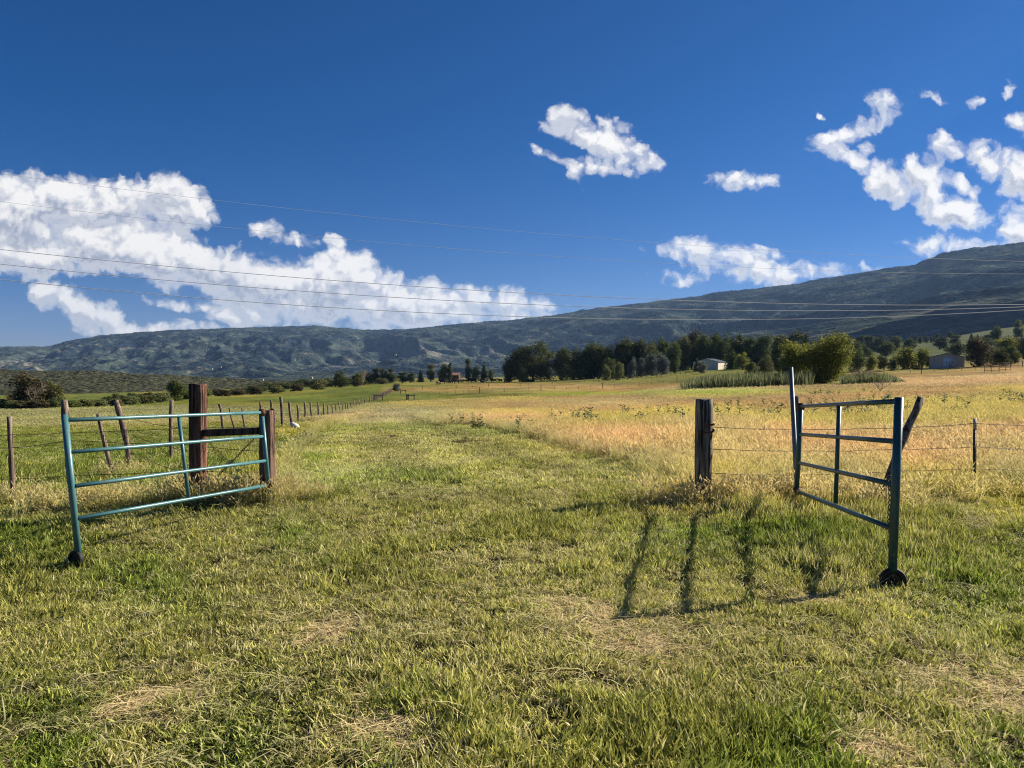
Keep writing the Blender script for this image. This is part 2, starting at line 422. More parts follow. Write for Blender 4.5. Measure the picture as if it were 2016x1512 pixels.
# ------------------------------------------------------------------ colour zones of the meadow
def s2l(c): c = np.asarray(c, float)/255; return np.where(c <= .04045, c/12.92, ((c+.055)/1.055)**2.4)
PAL = {'g': (122,134,62), 'G': (116,130,58), 'y': (172,164,60), 'o': (200,167,112), 't': (184,170,108), 'b': (162,132,66),
       'm': (147,146,84), 'Y': (158,178,42), 'h': (152,154,98), 's': (150,148,80), 'f': (96,108,60)}
DRY = {'g': .2, 'G': .18, 'y': .35, 'o': .85, 't': .62, 'b': .55, 'm': .40, 'Y': .1, 'h': .55, 's': .3, 'f': .1}
ZC = np.array([-300,0,200,400,550,700,850,1000,1200,1400,1600,1800,2016,2300], float)
ZR = [(640,'ffffffffffffff'),(700,'ssssssssssffff'),(725,'sssssssssGssoo'),(742,'sssssssssssooo'),(752,'gggggsssssgooo'),(760,'ggggggsooosooo'),(767,'gggggsototbbyt'),
      (776,'ggggggGsYYybyy'),(786,'ggggggsybybbyy'),(800,'ggggggybtbbyyy'),(815,'gggggthybybyyy'),(830,'gggggthoyyyyyy'),
      (850,'gggGyymtytyyyo'),(870,'gggmGmmtototoo'),(890,'ggGmGmmmotooto'),(920,'gmgGymmmmttotto'),(960,'ggGmmmmmmymymy'),
      (1000,'mmmmmmmmmttmyy'),(1060,'GGmmGmmmmGGmGy'),(1150,'mmGmmmmmmmmGmy'),(1300,'mmmmmmmmmmmmmm'),(1512,'GGmGGmGmmmGmGG'),(1900,'GGmmGmmmmmGmGG')]
ZR = [(a, (r+r[-1]*14)[:14]) for a, r in ZR]
ZY = np.array([r[0] for r in ZR], float)
ZCOL = np.array([[s2l(PAL[c]) for c in r[1]] for r in ZR]); ZDRY = np.array([[DRY[c] for c in r[1]] for r in ZR])
LANE_D = np.array([0,7,10,15,17,25,30,32,45,60,90]); LANE_L = np.array([-60,-60,-3.0,-4.5,-5.0,-6.7,-7.4,-7.6,-9.0,-11.2,-16.5]); LANE_R = np.array([60,60,2.6,2.1,1.7,.2,-.9,-3.6,-5.5,-7.3,-12.5])
def zone(x, y, z=None):
    """colour (linear, as lit), dryness for a ground point"""
    x = np.asarray(x, float); y = np.asarray(y, float)
    if z is None: z = H(x, y)
    D = np.maximum(y, 1.5)
    wx = (fbm(x*.35, y*.20, 4, 21)-.5)*1.8+(fbm(x*.06, y*.03, 3, 22)-.5)*10*sstep(20, 80, D)
    wy = (fbm(x*.35+9, y*.20, 4, 23)-.5)*1.5+(fbm(x*.06+5, y*.03, 3, 24)-.5)*12*sstep(20, 80, D)
    px = 1008+FPX*(x+wx)/np.maximum(D+wy, 1.2); py = HOR+FPX*(EYE-z)/np.maximum(D+wy*.7, 1.2)
    px = np.clip(px, ZC[0], ZC[-1]); py = np.clip(py, ZY[0], ZY[-1])
    j = np.clip(np.searchsorted(ZC, px)-1, 0, len(ZC)-2); i = np.clip(np.searchsorted(ZY, py)-1, 0, len(ZY)-2)
    s = (px-ZC[j])/(ZC[j+1]-ZC[j]); t = (py-ZY[i])/(ZY[i+1]-ZY[i])
    s = s*s*(3-2*s)
    def bl(A):
        s_ = s[..., None] if A.ndim == 3 else s; t_ = t[..., None] if A.ndim == 3 else t
        return (A[i, j]*(1-s_)+A[i, j+1]*s_)*(1-t_)+(A[i+1, j]*(1-s_)+A[i+1, j+1]*s_)*t_
    c = bl(ZCOL); d = bl(ZDRY)
    # left field beyond the fence line stays green
    fl = -4.6-.155*y
    lf = (sstep(-.5, .8, fl-x)*sstep(14, 22, y))[..., None]
    st = fbm(x*.02, y*.012, 4, 31)[..., None]
    gcol = s2l(PAL['g'])*(1-sstep(.45, .7, st))+s2l((150,148,72))*sstep(.45, .7, st)
    c = c*(1-lf)+gcol*lf; d = d*(1-lf[..., 0])+.15*lf[..., 0]
    ln = lane_in(x, y)[..., None]*sstep(9, 12, y)[..., None]; hay = sstep(33, 42, y)[..., None]
    tn = sstep(.48, .66, fbm(x*.22, y*.10, 4, 34))[..., None]*.5; lc = (s2l((138,150,80))*(1-tn)+s2l((178,164,106))*tn)*(1-hay)+s2l((160,156,112))*hay*(.7+.6*fbm(x*2, y*.8, 3, 35))[..., None]
    c = c*(1-.75*ln)+lc*.75*ln; d = d*(1-ln[..., 0])+(.35+.3*hay[..., 0])*ln[..., 0]
    # patchiness
    n = fbm(x*1.3, y*.9, 4, 41); n2 = fbm(x*.25, y*.12, 4, 42)
    k = sstep(6, 2, D*0+0)
    lc_ = (np.interp(y, LANE_D, LANE_L)+np.interp(y, LANE_D, LANE_R))/2; stripe = np.sin((x-lc_)*2.6+fbm(x*.5, y*.3, 2, 33)*2)*lane_in(x, y)*sstep(9, 13, y)
    c = c*(1+.20*stripe)[..., None]
    far = sstep(20, 50, y); n4 = fbm(x*.12+3, y*.035, 5, 44, .6)
    c = c*(1+(n-.5)*.45+(n2-.5)*.5+(n4-.5)*1.1*far)[..., None]
    c = c*(1+(fbm(x*.09, y*.05+7, 4, 45)-.5)[..., None]*np.array([.3, -.05, -.35])*far[..., None])
    d = np.clip(d+(n2-.5)*.7+(n-.5)*.4, 0, 1)
    return np.clip(c, 0.004, 1), d
def lane_in(x, y):
    l = np.interp(y, LANE_D, LANE_L); r = np.interp(y, LANE_D, LANE_R)
    return sstep(-.5, .5, x-l)*sstep(-.5, .5, r-x)*(y < 90)

# ------------------------------------------------------------------ ground sheet
def ground():
    az = np.concatenate([np.arange(-180, -50, 3.), np.arange(-50, 50, .16), np.arange(50, 180.1, 3.)])
    rr = np.concatenate([[.0], np.geomspace(.6, 3, 10), np.geomspace(3.1, 60, 230), np.geomspace(61, 420, 170), np.geomspace(426, 2700, 70)])
    A, RR = np.meshgrid(R(1)*az, rr); X = RR*np.sin(A); Y = RR*np.cos(A); Z = H(X, Y)
    nr, na = X.shape; V = np.stack([X, Y, Z], -1).reshape(-1, 3)
    i = np.arange(nr-1)[:, None]*na+np.arange(na-1)[None]; F = np.stack([i, i+1, i+na+1, i+na], -1).reshape(-1, 4)[:, ::-1]
    me = mesh_np('ground', V, F.copy(), True)
    c, d = zone(V[:, 0], V[:, 1], V[:, 2])
    D = np.hypot(V[:, 0], V[:, 1])
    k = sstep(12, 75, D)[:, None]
    thatch_shade = c*.12+np.array([.075,.056,.034])*.45  # brown thatch and soil, colour deepened for the shade between blades
    col = thatch_shade*(1-k)+c*k*.64
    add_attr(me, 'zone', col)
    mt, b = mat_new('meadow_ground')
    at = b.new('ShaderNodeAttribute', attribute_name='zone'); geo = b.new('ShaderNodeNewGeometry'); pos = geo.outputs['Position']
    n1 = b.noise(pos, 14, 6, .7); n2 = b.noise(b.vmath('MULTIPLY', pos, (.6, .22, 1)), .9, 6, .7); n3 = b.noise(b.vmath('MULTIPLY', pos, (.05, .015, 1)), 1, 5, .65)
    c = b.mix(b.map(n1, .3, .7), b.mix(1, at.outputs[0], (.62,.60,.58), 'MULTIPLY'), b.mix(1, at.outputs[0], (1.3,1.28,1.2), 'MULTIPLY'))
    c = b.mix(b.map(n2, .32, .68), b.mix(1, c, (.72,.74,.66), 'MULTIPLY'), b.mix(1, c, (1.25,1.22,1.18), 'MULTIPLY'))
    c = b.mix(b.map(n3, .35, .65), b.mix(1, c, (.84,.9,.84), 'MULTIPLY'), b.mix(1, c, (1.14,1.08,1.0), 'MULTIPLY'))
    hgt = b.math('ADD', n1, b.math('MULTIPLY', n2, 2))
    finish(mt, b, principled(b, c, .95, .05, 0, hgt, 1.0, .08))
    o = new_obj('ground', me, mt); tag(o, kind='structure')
ground()

# ------------------------------------------------------------------ mountains
def mountain():
    cpx = np.array([-1400,-600,-200,0,100,130,200,330,480,620,720,800,900,1000,1080,1150,1260,1380,1410,1450,1560,1650,1740,1800,1850,1920,2016,2200,2500,3000], float)
    rpy = np.array([705,700,690,683,682,672,660,650,645,641,650,648,638,630,622,610,597,583,575,572,560,543,530,522,500,487,478,462,450,470], float)
    rD = np.interp(cpx, [-1400,0,700,1200,1600,2016,3000], [8200,8000,7700,6600,5600,4500,4000])
    D0 = 1250.
    px = np.concatenate([np.arange(-1400, -60, 12.), np.arange(-60, 2080, 2.6), np.arange(2080, 3000, 12.)])
    ry = np.interp(px, cpx, rpy); RDp = np.interp(px, cpx, rD)
    T = np.concatenate([np.linspace(0, 1, 210), 1+np.linspace(.01, .45, 14)])
    PX, TT = np.meshgrid(px, T); RY = np.interp(PX, px, ry); RD = np.interp(PX, px, RDp)
    D = D0+(RD-D0)*TT
    base = np.interp(PX, [-1400,0,800,1400,1600,1800,2016,3000], [758,754,750,742,716,700,680,660])
    # elevation share along the slope: gentle apron then the steep face
    right = sstep(1000, 1900, PX)
    eL = np.interp(TT, [0,.3,.5,.62,.74,.88,1.0,1.45], [0,.08,.24,.40,.70,.90,1.0,.75])
    eR = np.interp(TT, [0,.15,.3,.45,.6,.8,1.0,1.45], [0,.20,.38,.52,.62,.82,1.0,.75])
    e = eL*(1-right)+eR*right
    PYv = base+(RY-base)*e
    X = (PX-1008)/FPX*D; Y = D; Z = EYE+(HOR-PYv)/FPX*D
    amp = np.clip(np.sin(np.clip(TT, 0, 1)*math.pi), 0, 1)
    rid = 1-np.abs(2*fbm((X+.35*Y)/520, (Y-.2*X)/1500, 5, 51)-1)
    rid2 = 1-np.abs(2*fbm((X+.5*Y)/190, (Y)/480, 4, 55)-1)
    Z = Z+amp*((rid-.75)*230+(rid2-.7)*60)*np.clip((D-1000)/5000, .12, 1)
    Z = Z+(fbm(X/60, Y/60, 4, 61)-.5)*22*np.clip(TT, .15, 1)+(fbm(X/11, Y/30, 2, 65)-.5)*10*sstep(.85, 1, TT)
    nr, na = X.shape; V = np.stack([X, Y, Z], -1).reshape(-1, 3)
    i = np.arange(nr-1)[:, None]*na+np.arange(na-1)[None]; F = np.stack([i, i+1, i+na+1, i+na], -1).reshape(-1, 4)
    me = mesh_np('mountain', V, F[:, ::-1].copy() if False else F.copy(), True)
    mt, b = mat_new('forested_mountain')
    geo = b.new('ShaderNodeNewGeometry'); pos = geo.outputs['Position']; sp = b.new('ShaderNodeSeparateXYZ'); b.l.new(pos, sp.inputs[0])
    n1 = b.noise(b.vmath('MULTIPLY', pos, (1, .6, 1.6)), .0022, 6, .62, .4); n2 = b.noise(pos, .011, 6, .68); n3 = b.noise(b.vmath('MULTIPLY', pos, (1,1,.5)), .055, 3, .7)
    vor = b.new('ShaderNodeTexVoronoi'); b.l.new(b.vmath('MULTIPLY', pos, (1,.6,.35)), vor.inputs['Vector']); vor.inputs['Scale'].default_value = .06
    c = b.mix(b.map(n1, .44, .58, smooth=True), (.020,.034,.044), (.066,.086,.070))  # forest tones pushed bluer, colour standing in for thicker haze
    c = b.mix(b.map(n2, .50, .68, smooth=True), c, (.165,.158,.105))
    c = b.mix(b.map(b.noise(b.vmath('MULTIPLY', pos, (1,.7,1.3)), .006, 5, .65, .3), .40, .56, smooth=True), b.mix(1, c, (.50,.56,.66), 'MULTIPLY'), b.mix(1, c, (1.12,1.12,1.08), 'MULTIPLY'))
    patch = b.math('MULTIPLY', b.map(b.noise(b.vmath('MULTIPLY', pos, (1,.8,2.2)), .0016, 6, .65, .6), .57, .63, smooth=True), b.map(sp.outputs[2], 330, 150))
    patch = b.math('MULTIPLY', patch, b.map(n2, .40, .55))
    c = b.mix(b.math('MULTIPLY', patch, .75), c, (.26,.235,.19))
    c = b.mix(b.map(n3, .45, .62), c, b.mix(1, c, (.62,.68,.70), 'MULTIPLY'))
    h = b.math('SUBTRACT', b.math('MULTIPLY', n3, 1.5), vor.outputs[0])
    finish(mt, b, principled(b, c, 1, 0, 0, h, .6, 10))
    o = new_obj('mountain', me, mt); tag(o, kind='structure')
mountain()

def shade_cumulus(c, r, seed, label):
    n, k = 90, 46; V = []
    A, T = np.meshgrid(np.arange(n)*2*math.pi/n, np.linspace(0, math.pi, k))
    d = np.stack([np.sin(T)*np.cos(A), np.sin(T)*np.sin(A), np.cos(T)], -1)
    q = 1+(fbm(d[..., 0]*2.5+d[..., 2]*2+9, d[..., 1]*2.5+9, 5, seed)-.5)*1.0
    V = (d*q[..., None]*np.array(r)); V[..., 2] = np.maximum(V[..., 2], -r[2]*.45); V = V.reshape(-1, 3)
    i = np.arange(k-1)[:, None]*n+np.arange(n)[None]; j = np.arange(k-1)[:, None]*n+(np.arange(n)+1)[None] % n
    F = np.stack([i, i+n, j+n, j], -1).reshape(-1, 4)
    o = new_obj('cloud', mesh_np('cloud', V, F, True), simple('shade_cloud_white', (.85,.86,.88), 1, 0, 0, .03)); o.location = c; tag(o, kind='structure')
shade_cumulus((3330, 2800, 1400), (900, 430, 150), 5, 'cloud')  # unseen cloud, added out of frame to shade the lower right mountain slope

def foothill():
    px = np.arange(-700, 760, 3.); T = np.linspace(0, 1, 90)
    PX, TT = np.meshgrid(px, T)
    D = 640+TT*1000
    top = np.interp(PX, [-700,0,60,170,300,420,560,760], [715,727,730,727,734,742,752,766])
    X = (PX-1008)/FPX*D; Y = D
    Ztop = EYE+(HOR-top)/FPX*1050
    prof = np.interp(TT, [0,.1,.25,.41,.6,1], [0,.12,.55,1,.8,0]); prof = prof*.999
    Z0 = -26.
    Z = Z0+(Ztop-Z0)*prof+(fbm(X/90, Y/90, 4, 71)-.5)*10*prof+(fbm(X/9, Y/9, 3, 75)-.5)*5*prof
    nr, na = X.shape; V = np.stack([X, Y, Z], -1).reshape(-1, 3)
    i = np.arange(nr-1)[:, None]*na+np.arange(na-1)[None]; F = np.stack([i, i+1, i+na+1, i+na], -1).reshape(-1, 4)
    me = mesh_np('foothill', V, F.copy(), True)
    mt, b = mat_new('brushy_foothill')
    geo = b.new('ShaderNodeNewGeometry'); pos = geo.outputs['Position']
    n1 = b.noise(pos, .02, 5, .65); vor = b.new('ShaderNodeTexVoronoi'); b.l.new(pos, vor.inputs['Vector']); vor.inputs['Scale'].default_value = .14
    n3 = b.noise(pos, .3, 3, .7)
    c = b.mix(b.map(n1, .42, .6), (.030,.042,.022), (.085,.088,.045))
    c = b.mix(b.map(vor.outputs[0], .25, .75), b.mix(1, c, (.55,.6,.55), 'MULTIPLY'), (.12,.115,.07))
    c = b.mix(b.map(n3, .5, .7), c, (.03,.04,.025))
    h = b.math('SUBTRACT', n3, vor.outputs[0])
    finish(mt, b, principled(b, c, 1, 0, 0, h, 1, 5))
    tag(new_obj('foothill', me, mt), kind='structure')
foothill()

# ------------------------------------------------------------------ grass
def grass_material():
    mt, b = mat_new('meadow_grass')
    ti = b.new('ShaderNodeAttribute', attribute_name='tint', attribute_type='INSTANCER')
    dr = b.new('ShaderNodeAttribute', attribute_name='dry', attribute_type='INSTANCER')
    bd = b.new('ShaderNodeAttribute', attribute_name='bd')
    sp = b.new('ShaderNodeSeparateXYZ'); b.l.new(bd.outputs['Vector'], sp.inputs[0])
    rnd, hh, seed = sp.outputs
    r2 = b.math('FRACT', b.math('MULTIPLY', rnd, 17.31)); r3 = b.math('FRACT', b.math('MULTIPLY', rnd, 71.7))
    isdry = b.math('LESS_THAN', rnd, dr.outputs['Fac'])
    c = b.mix(b.map(r2, 0, 1), b.mix(1, ti.outputs[0], (.34,.42,.28), 'MULTIPLY'), b.mix(1, ti.outputs[0], (1.45,1.40,1.15), 'MULTIPLY'))
    dryc = b.mix(r3, (.27,.21,.11), (.72,.62,.38))
    dryc = b.mix(.5, dryc, ti.outputs[0])
    c = b.mix(isdry, c, dryc)
    c = b.mix(seed, c, b.mix(.65, (.74,.60,.40), ti.outputs[0]))
    c = b.mix(b.math('MULTIPLY', b.map(hh, 0, .55, 1, 0), .72), c, (.050,.042,.022))  # blade feet darkened in the colour to imitate shade low in the grass
    c = b.mix(1, c, b.comb(1.66, 1.66, 1.60), 'MULTIPLY')
    p = principled(b, c, .55, .12)
    tr = b.new('ShaderNodeBsdfTranslucent'); b.l.new(c, tr.inputs[0])
    mx = b.new('ShaderNodeMixShader'); mx.inputs[0].default_value = .34; b.l.new(p, mx.inputs[1]); b.l.new(tr.outputs[0], mx.inputs[2])
    return finish(mt, b, mx.outputs[0])
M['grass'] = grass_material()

def clump(name, n, rad, h0, h1, w, lean=.5, seeds=0, seg=2, seed=0, flat=0, wide=None):
    r = np.random.default_rng(seed); V = []; F = []; A = []
    for k in range(n):
        an = r.uniform(0, 6.283); q = rad*math.sqrt(r.uniform()); bx, by = q*math.cos(an), q*math.sin(an)
        h = r.uniform(h0, h1)*r.uniform(.7, 1); d = r.uniform(0, 6.283)
        le = lean*r.uniform(.15, 1)*h
        if flat: d = r.uniform(0, 6.283); le = h*r.uniform(1.0, 1.6); h *= r.uniform(.1, .35)
        dx, dy = math.cos(d), math.sin(d)
        f = r.uniform(0, 3.1416); wx, wy = math.cos(f), math.sin(f)
        ww = w*r.uniform(.6, 1.3); rn = r.uniform()
        k0 = len(V); ts = [i/seg for i in range(seg)]
        for t in ts:
            ox, oy, oz = bx+dx*le*t**1.7, by+dy*le*t**1.7, h*(t if not flat else math.sin(t*2.2))
            q2 = ww*(1-.35*t)
            V += [(ox-wx*q2, oy-wy*q2, oz), (ox+wx*q2, oy+wy*q2, oz)]; A += [(rn, t, 0)]*2
        V.append((bx+dx*le, by+dy*le, h*(1 if not flat else .7))); A.append((rn, 1, 0))
        for i in range(seg-1): F.append([k0+2*i, k0+2*i+1, k0+2*i+3, k0+2*i+2])
        F.append([k0+2*(seg-1), k0+2*(seg-1)+1, k0+2*seg])
        if seeds and r.uniform() < seeds:
            L = h*r.uniform(.12, .24); tx, ty, tz = bx+dx*le, by+dy*le, h
            sw = w*r.uniform(2.0, 3.4); k0 = len(V)
            for (a_, c_) in ((wx, wy), (-wy, wx)):
                k1 = len(V)
                V += [(tx-dx*L*.3, ty-dy*L*.3, tz-L*.6), (tx+a_*sw, ty+c_*sw, tz), (tx+dx*L*.35, ty+dy*L*.35, tz+L*.5), (tx-a_*sw, ty-c_*sw, tz)]
                A += [(rn, 1, 1)]*4; F.append([k1, k1+1, k1+2, k1+3])
    me = mesh_np(name, np.array(V), F); add_attr(me, 'bd', np.array(A), 'FLOAT_VECTOR')
    me.materials.append(M['grass']); return bpy.data.objects.new(name, me)

protos = []
for i in range(5): protos.append(clump('blade_short', 36, .075, .022, .066, .0041, 1.1, 0, 3, 100+i))      # 0-4 near mown
for i in range(3): protos.append(clump('blade_lush', 24, .07, .045, .115, .0058, .9, 0, 3, 120+i))           # 5-7 broad green blades
for i in range(4): protos.append(clump('blade_tall', 36, .12, .24, .60, .0040, .45, .6, 3, 140+i))         # 8-11 tall with seeds
for i in range(3): protos.append(clump('blade_flat', 12, .10, .05, .17, .0030, .9, 0, 3, 160+i, flat=1))     # 12-14 lying straw
for i in range(4): protos.append(clump('blade_mid', 60, .22, .035, .09, .0085, .8, 0, 2, 180+i))             # 15-18 mid distance mown
for i in range(4): protos.append(clump('blade_far', 60, .45, .16, .42, .0120, .6, .4, 2, 200+i))            # 19-22 far
for i in range(2): protos.append(clump('leaf_weed', 9, .05, .03, .07, .011, 1.6, 0, 3, 220+i))                # 23-24 broad leaved weeds
protos.append(clump('clover', 26, .07, .02, .045, .007, 1.2, 0, 2, 230))                                       # 25
for i in range(2): protos.append(clump('long_stalk', 3, .10, .28, .55, .0022, .9, .8, 4, 240+i, flat=1))      # 26-27 long pale stalks
pc = bpy.data.collections.new('grass_blades')
names = []
for i, o in enumerate(protos): o.name = '%02d_%s' % (i, o.name); pc.objects.link(o)

def scatter(name, pts, rot, scl, idx, tint, dry, label=None):
    me = bpy.data.meshes.new(name); me.vertices.add(len(pts)); me.vertices.foreach_set('co', np.asarray(pts, np.float32).ravel())
    add_attr(me, 'rot', rot, 'FLOAT_VECTOR'); add_attr(me, 'scl', scl, 'FLOAT_VECTOR'); add_attr(me, 'idx', idx, 'INT')
    add_attr(me, 'tint', tint); add_attr(me, 'dry', dry, 'FLOAT')
    o = new_obj(name, me); me.materials.append(M['grass'])
    g = bpy.data.node_groups.new(name+'_nodes', 'GeometryNodeTree')
    g.interface.new_socket('Geometry', in_out='INPUT', socket_type='NodeSocketGeometry'); g.interface.new_socket('Geometry', in_out='OUTPUT', socket_type='NodeSocketGeometry')
    N = g.nodes; L = g.links; gi = N.new('NodeGroupInput'); go = N.new('NodeGroupOutput')
    ci = N.new('GeometryNodeCollectionInfo'); ci.inputs[0].default_value = pc; ci.inputs['Separate Children'].default_value = True; ci.inputs['Reset Children'].default_value = True
    ip = N.new('GeometryNodeInstanceOnPoints'); ip.inputs['Pick Instance'].default_value = True
    def na(nm, t):
        q = N.new('GeometryNodeInputNamedAttribute'); q.data_type = t; q.inputs[0].default_value = nm; return q.outputs[0]
    e2r = N.new('FunctionNodeEulerToRotation'); L.new(na('rot', 'FLOAT_VECTOR'), e2r.inputs[0])
    L.new(gi.outputs[0], ip.inputs['Points']); L.new(ci.outputs[0], ip.inputs['Instance']); L.new(na('idx', 'INT'), ip.inputs['Instance Index'])
    L.new(e2r.outputs[0], ip.inputs['Rotation']); L.new(na('scl', 'FLOAT_VECTOR'), ip.inputs['Scale']); L.new(ip.outputs[0], go.inputs[0])
    md = o.modifiers.new('scatter', 'NODES'); md.node_group = g
    tag(o, label, kind='stuff'); return o

def wedge(n, d0, d1, power=1.0):
    """points in the forward wedge, denser near"""
    u = rng.uniform(0, 1, n); D = (d0**2+(d1**2-d0**2)*u)**.5 if power == 1 else d0*(d1/d0)**u
    x = rng.uniform(-.80, .80, n)*D+rng.uniform(-.8, .8, n); return x, D
SPOTS = [(2.55,3.96,.38),(-1.93,4.13,.2),(.72,4.56,.32),(-.57,3.5,.18),(.49,5.2,.26),(2.24,5.6,.22),(-1.2,5.0,.2),(-2.6,3.4,.2),(1.6,3.3,.2)]
def grass():
    P_, Rt, S, I, T, Dr = [], [], [], [], [], []
    def add(x, y, idx, sc_, szz, tint, dry, tilt=.15):
        n = len(x); z = H(x, y)-.006
        P_.append(np.stack([x, y, z], -1)); Rt.append(np.stack([rng.normal(0, tilt, n), rng.normal(0, tilt, n), rng.uniform(0, 6.283, n)], -1))
        S.append(np.stack([sc_, sc_, szz], -1)); I.append(idx); T.append(tint); Dr.append(dry)
    def tallness(x, y):
        """unmown grass height factor 0..1"""
        ln = lane_in(x, y)
        wv = (fbm(x*.8, y*.8, 3, 97)-.5)*3.0
        far = sstep(9.4, 11.4, y+wv)*(1-ln)
        left = sstep(8.6, 10.2, y+wv)*sstep(-2.4, -3.4, x+wv*.3)*(1-ln)
        return np.clip(np.maximum(far, left), 0, 1)
    # 1 near turf
    for (d0, d1, n, k) in ((1.8, 6, 14500, 1.0), (6, 11, 23000, 1.1), (11, 20, 28000, 1.5)):
        x, y = wedge(n, d0, d1); c, d = zone(x, y)
        ta = tallness(x, y); keep = (ta < .5) | (rng.uniform(0, 1, n) < .45)
        x, y, c, d, ta = x[keep], y[keep], c[keep], d[keep], ta[keep]; n = len(x)
        lush = fbm(x*.9, y*.9, 3, 81)
        idx = rng.integers(0, 5, n); q = rng.uniform(0, 1, n)
        isl = q < sstep(.45, .75, lush)*.75+.05; idx[isl] = rng.integers(5, 8, isl.sum())
        c = c*np.where(isl, .85, 1)[:, None]; d = np.where(isl, d*.25, d)
        s = rng.uniform(.75, 1.3, n)*k; c = c*rng.uniform(.72, 1.28, n)[:, None]*(.82+.36*fbm(x*3, y*3, 3, 98))[:, None]; hz = s*(.75+.6*lush)*(1+.25*(y > 11))
        # bare/thin spots
        spot = sum(np.exp(-(((x-a)/r_)**2+((y-b2)/(r_*1.3))**2)*1.2) for a, b2, r_ in SPOTS)
        thin = np.maximum(.55*sstep(.60, .75, fbm(x*.8+40, y*.8, 3, 85)), .8*sstep(.50, .68, fbm(x*5.5, y*4.0, 3, 86))); kk = rng.uniform(0, 1, n) > thin*.7
        thin = np.clip(thin+sstep(.35, .8, spot+(fbm(x*6, y*6, 2, 99)-.5)*.5), 0, 1.3)
        hz = hz*(1-.5*np.minimum(thin, 1))*(.75+.5*fbm(x*7, y*7, 2, 89))
        wd = rng.uniform(0, 1, n) < .035*sstep(.4, .6, fbm(x*1.1+7, y*1.1, 2, 88)); idx[wd] = rng.integers(23, 26, wd.sum()); hz = np.where(wd, s, hz); d = np.where(wd, 0, d)
        hz = hz*(1-.45*lane_in(x, y)*sstep(9, 12, y))
        deep = sstep(2.0, 2.6, x)*sstep(5.6, 6.6, y)*sstep(4.6, 3.6, x-.12*y+.9)*(y < 9.6)      # rank grass under the right gate
        hz = hz*(1+.8*deep); up = (rng.uniform(0, 1, n) < deep*.6) & ~wd; idx[up] = rng.integers(5, 8, up.sum())
        add(x[kk], y[kk], idx[kk], s[kk], hz[kk], c[kk], d[kk])
    # straw lying on the turf
    x, y = wedge(5200, 1.8, 14); c, d = zone(x, y); st = fbm(x*.8+40, y*.8, 3, 85); kk = rng.uniform(0, 1, len(x)) < .30+sstep(.5, .7, st)
    x, y, c = x[kk], y[kk], c[kk]; n = len(x)
    P_.append(np.stack([x, y, H(x, y)+.02], -1)); Rt.append(np.stack([rng.normal(0, .1, n), rng.normal(0, .1, n), rng.uniform(0, 6.283, n)], -1))
    s = rng.uniform(.7, 1.5, n); S.append(np.stack([s, s, s], -1)); I.append(rng.integers(12, 15, n)); T.append(c); Dr.append(np.ones(n))
    for a, b2, r_ in SPOTS:      # matted straw on the bare spots
        n = int(260*r_/.3); x = a+rng.normal(0, r_*.7, n); y = b2+rng.normal(0, r_*.8, n)
        P_.append(np.stack([x, y, H(x, y)+.008], -1)); Rt.append(np.stack([rng.normal(0, .08, n), rng.normal(0, .08, n), rng.uniform(0, 6.283, n)], -1))
        s = rng.uniform(.5, 1.2, n); S.append(np.stack([s, s, s*.6], -1)); I.append(rng.integers(12, 15, n)); T.append(np.tile(s2l((205,180,130)), (n, 1))*rng.uniform(.6, 1.2, n)[:, None]); Dr.append(np.ones(n))
    x, y = wedge(420, 2.2, 14); c, d = zone(x, y); kk = rng.uniform(0, 1, len(x)) < .25+.75*(x < -1.5)*(y > 6)+.75*(x > 2.2)*(y > 5.5); x, y, c = x[kk], y[kk], c[kk]; n = len(x)
    P_.append(np.stack([x, y, H(x, y)+.01], -1)); Rt.append(np.stack([rng.normal(0, .12, n), rng.normal(0, .12, n), rng.uniform(0, 6.283, n)], -1))
    s = rng.uniform(.6, 1.2, n); S.append(np.stack([s, s, s], -1)); I.append(rng.integers(26, 28, n)); T.append(c); Dr.append(np.ones(n))
    # dry tufts left standing at the foot of posts and under the wires
    bx, by = [], []
    for (px_, D_, n_, sp_) in ((389,9.8,40,.45),(526,9.7,46,.35),(455,9.7,40,.6),(1383,9.4,60,.40),(1571,9.7,60,.45),(1480,9.6,50,.9),(1745,9.2,30,.4),(1920,10.4,26,.3),(140,10.2,24,.4),(24,11.2,22,.35),(220,13.6,16,.3),(259,14.2,16,.3),(250,10.0,50,1.0),(1660,9.8,50,1.0),(1840,10.1,40,.9)):
        bx.append((px_-1008)/FPX*D_+rng.normal(0, sp_, n_)); by.append(D_+rng.normal(0, .18, n_))
    x, y = np.concatenate(bx), np.concatenate(by); n = len(x); c, d = zone(x, y)
    P_.append(np.stack([x, y, H(x, y)-.01], -1)); Rt.append(np.stack([rng.normal(.0, .2, n), rng.normal(-.12, .2, n), rng.uniform(0, 6.28, n)], -1))
    s = rng.uniform(.6, 1.0, n); S.append(np.stack([s, s, s*rng.uniform(.4, .85, n)], -1)); I.append(rng.integers(8, 12, n)); T.append(c*.8+s2l((200,180,120))*.2); Dr.append(np.full(n, .42))
    # 2 tall unmown grass
    for (d0, d1, n, k) in ((8, 13, 6500, .72), (13, 30, 26000, 1.0), (30, 55, 26000, 1.5)):
        x, y = wedge(n, d0, d1); c, d = zone(x, y); ta = tallness(x, y)
        fl = -4.6-.155*y; leftfield = sstep(.3, 1.2, fl-x)*(y > 13)
        kk = rng.uniform(0, 1, n) < ta
        x, y, c, d, leftfield = x[kk], y[kk], c[kk], d[kk], leftfield[kk]; n = len(x)
        s = rng.uniform(.7, 1.2, n)*k; hz = rng.uniform(.6, 1.1, n)*np.interp(y, [8, 12, 18, 30, 60], [.48, .62, .85, .75, .7])
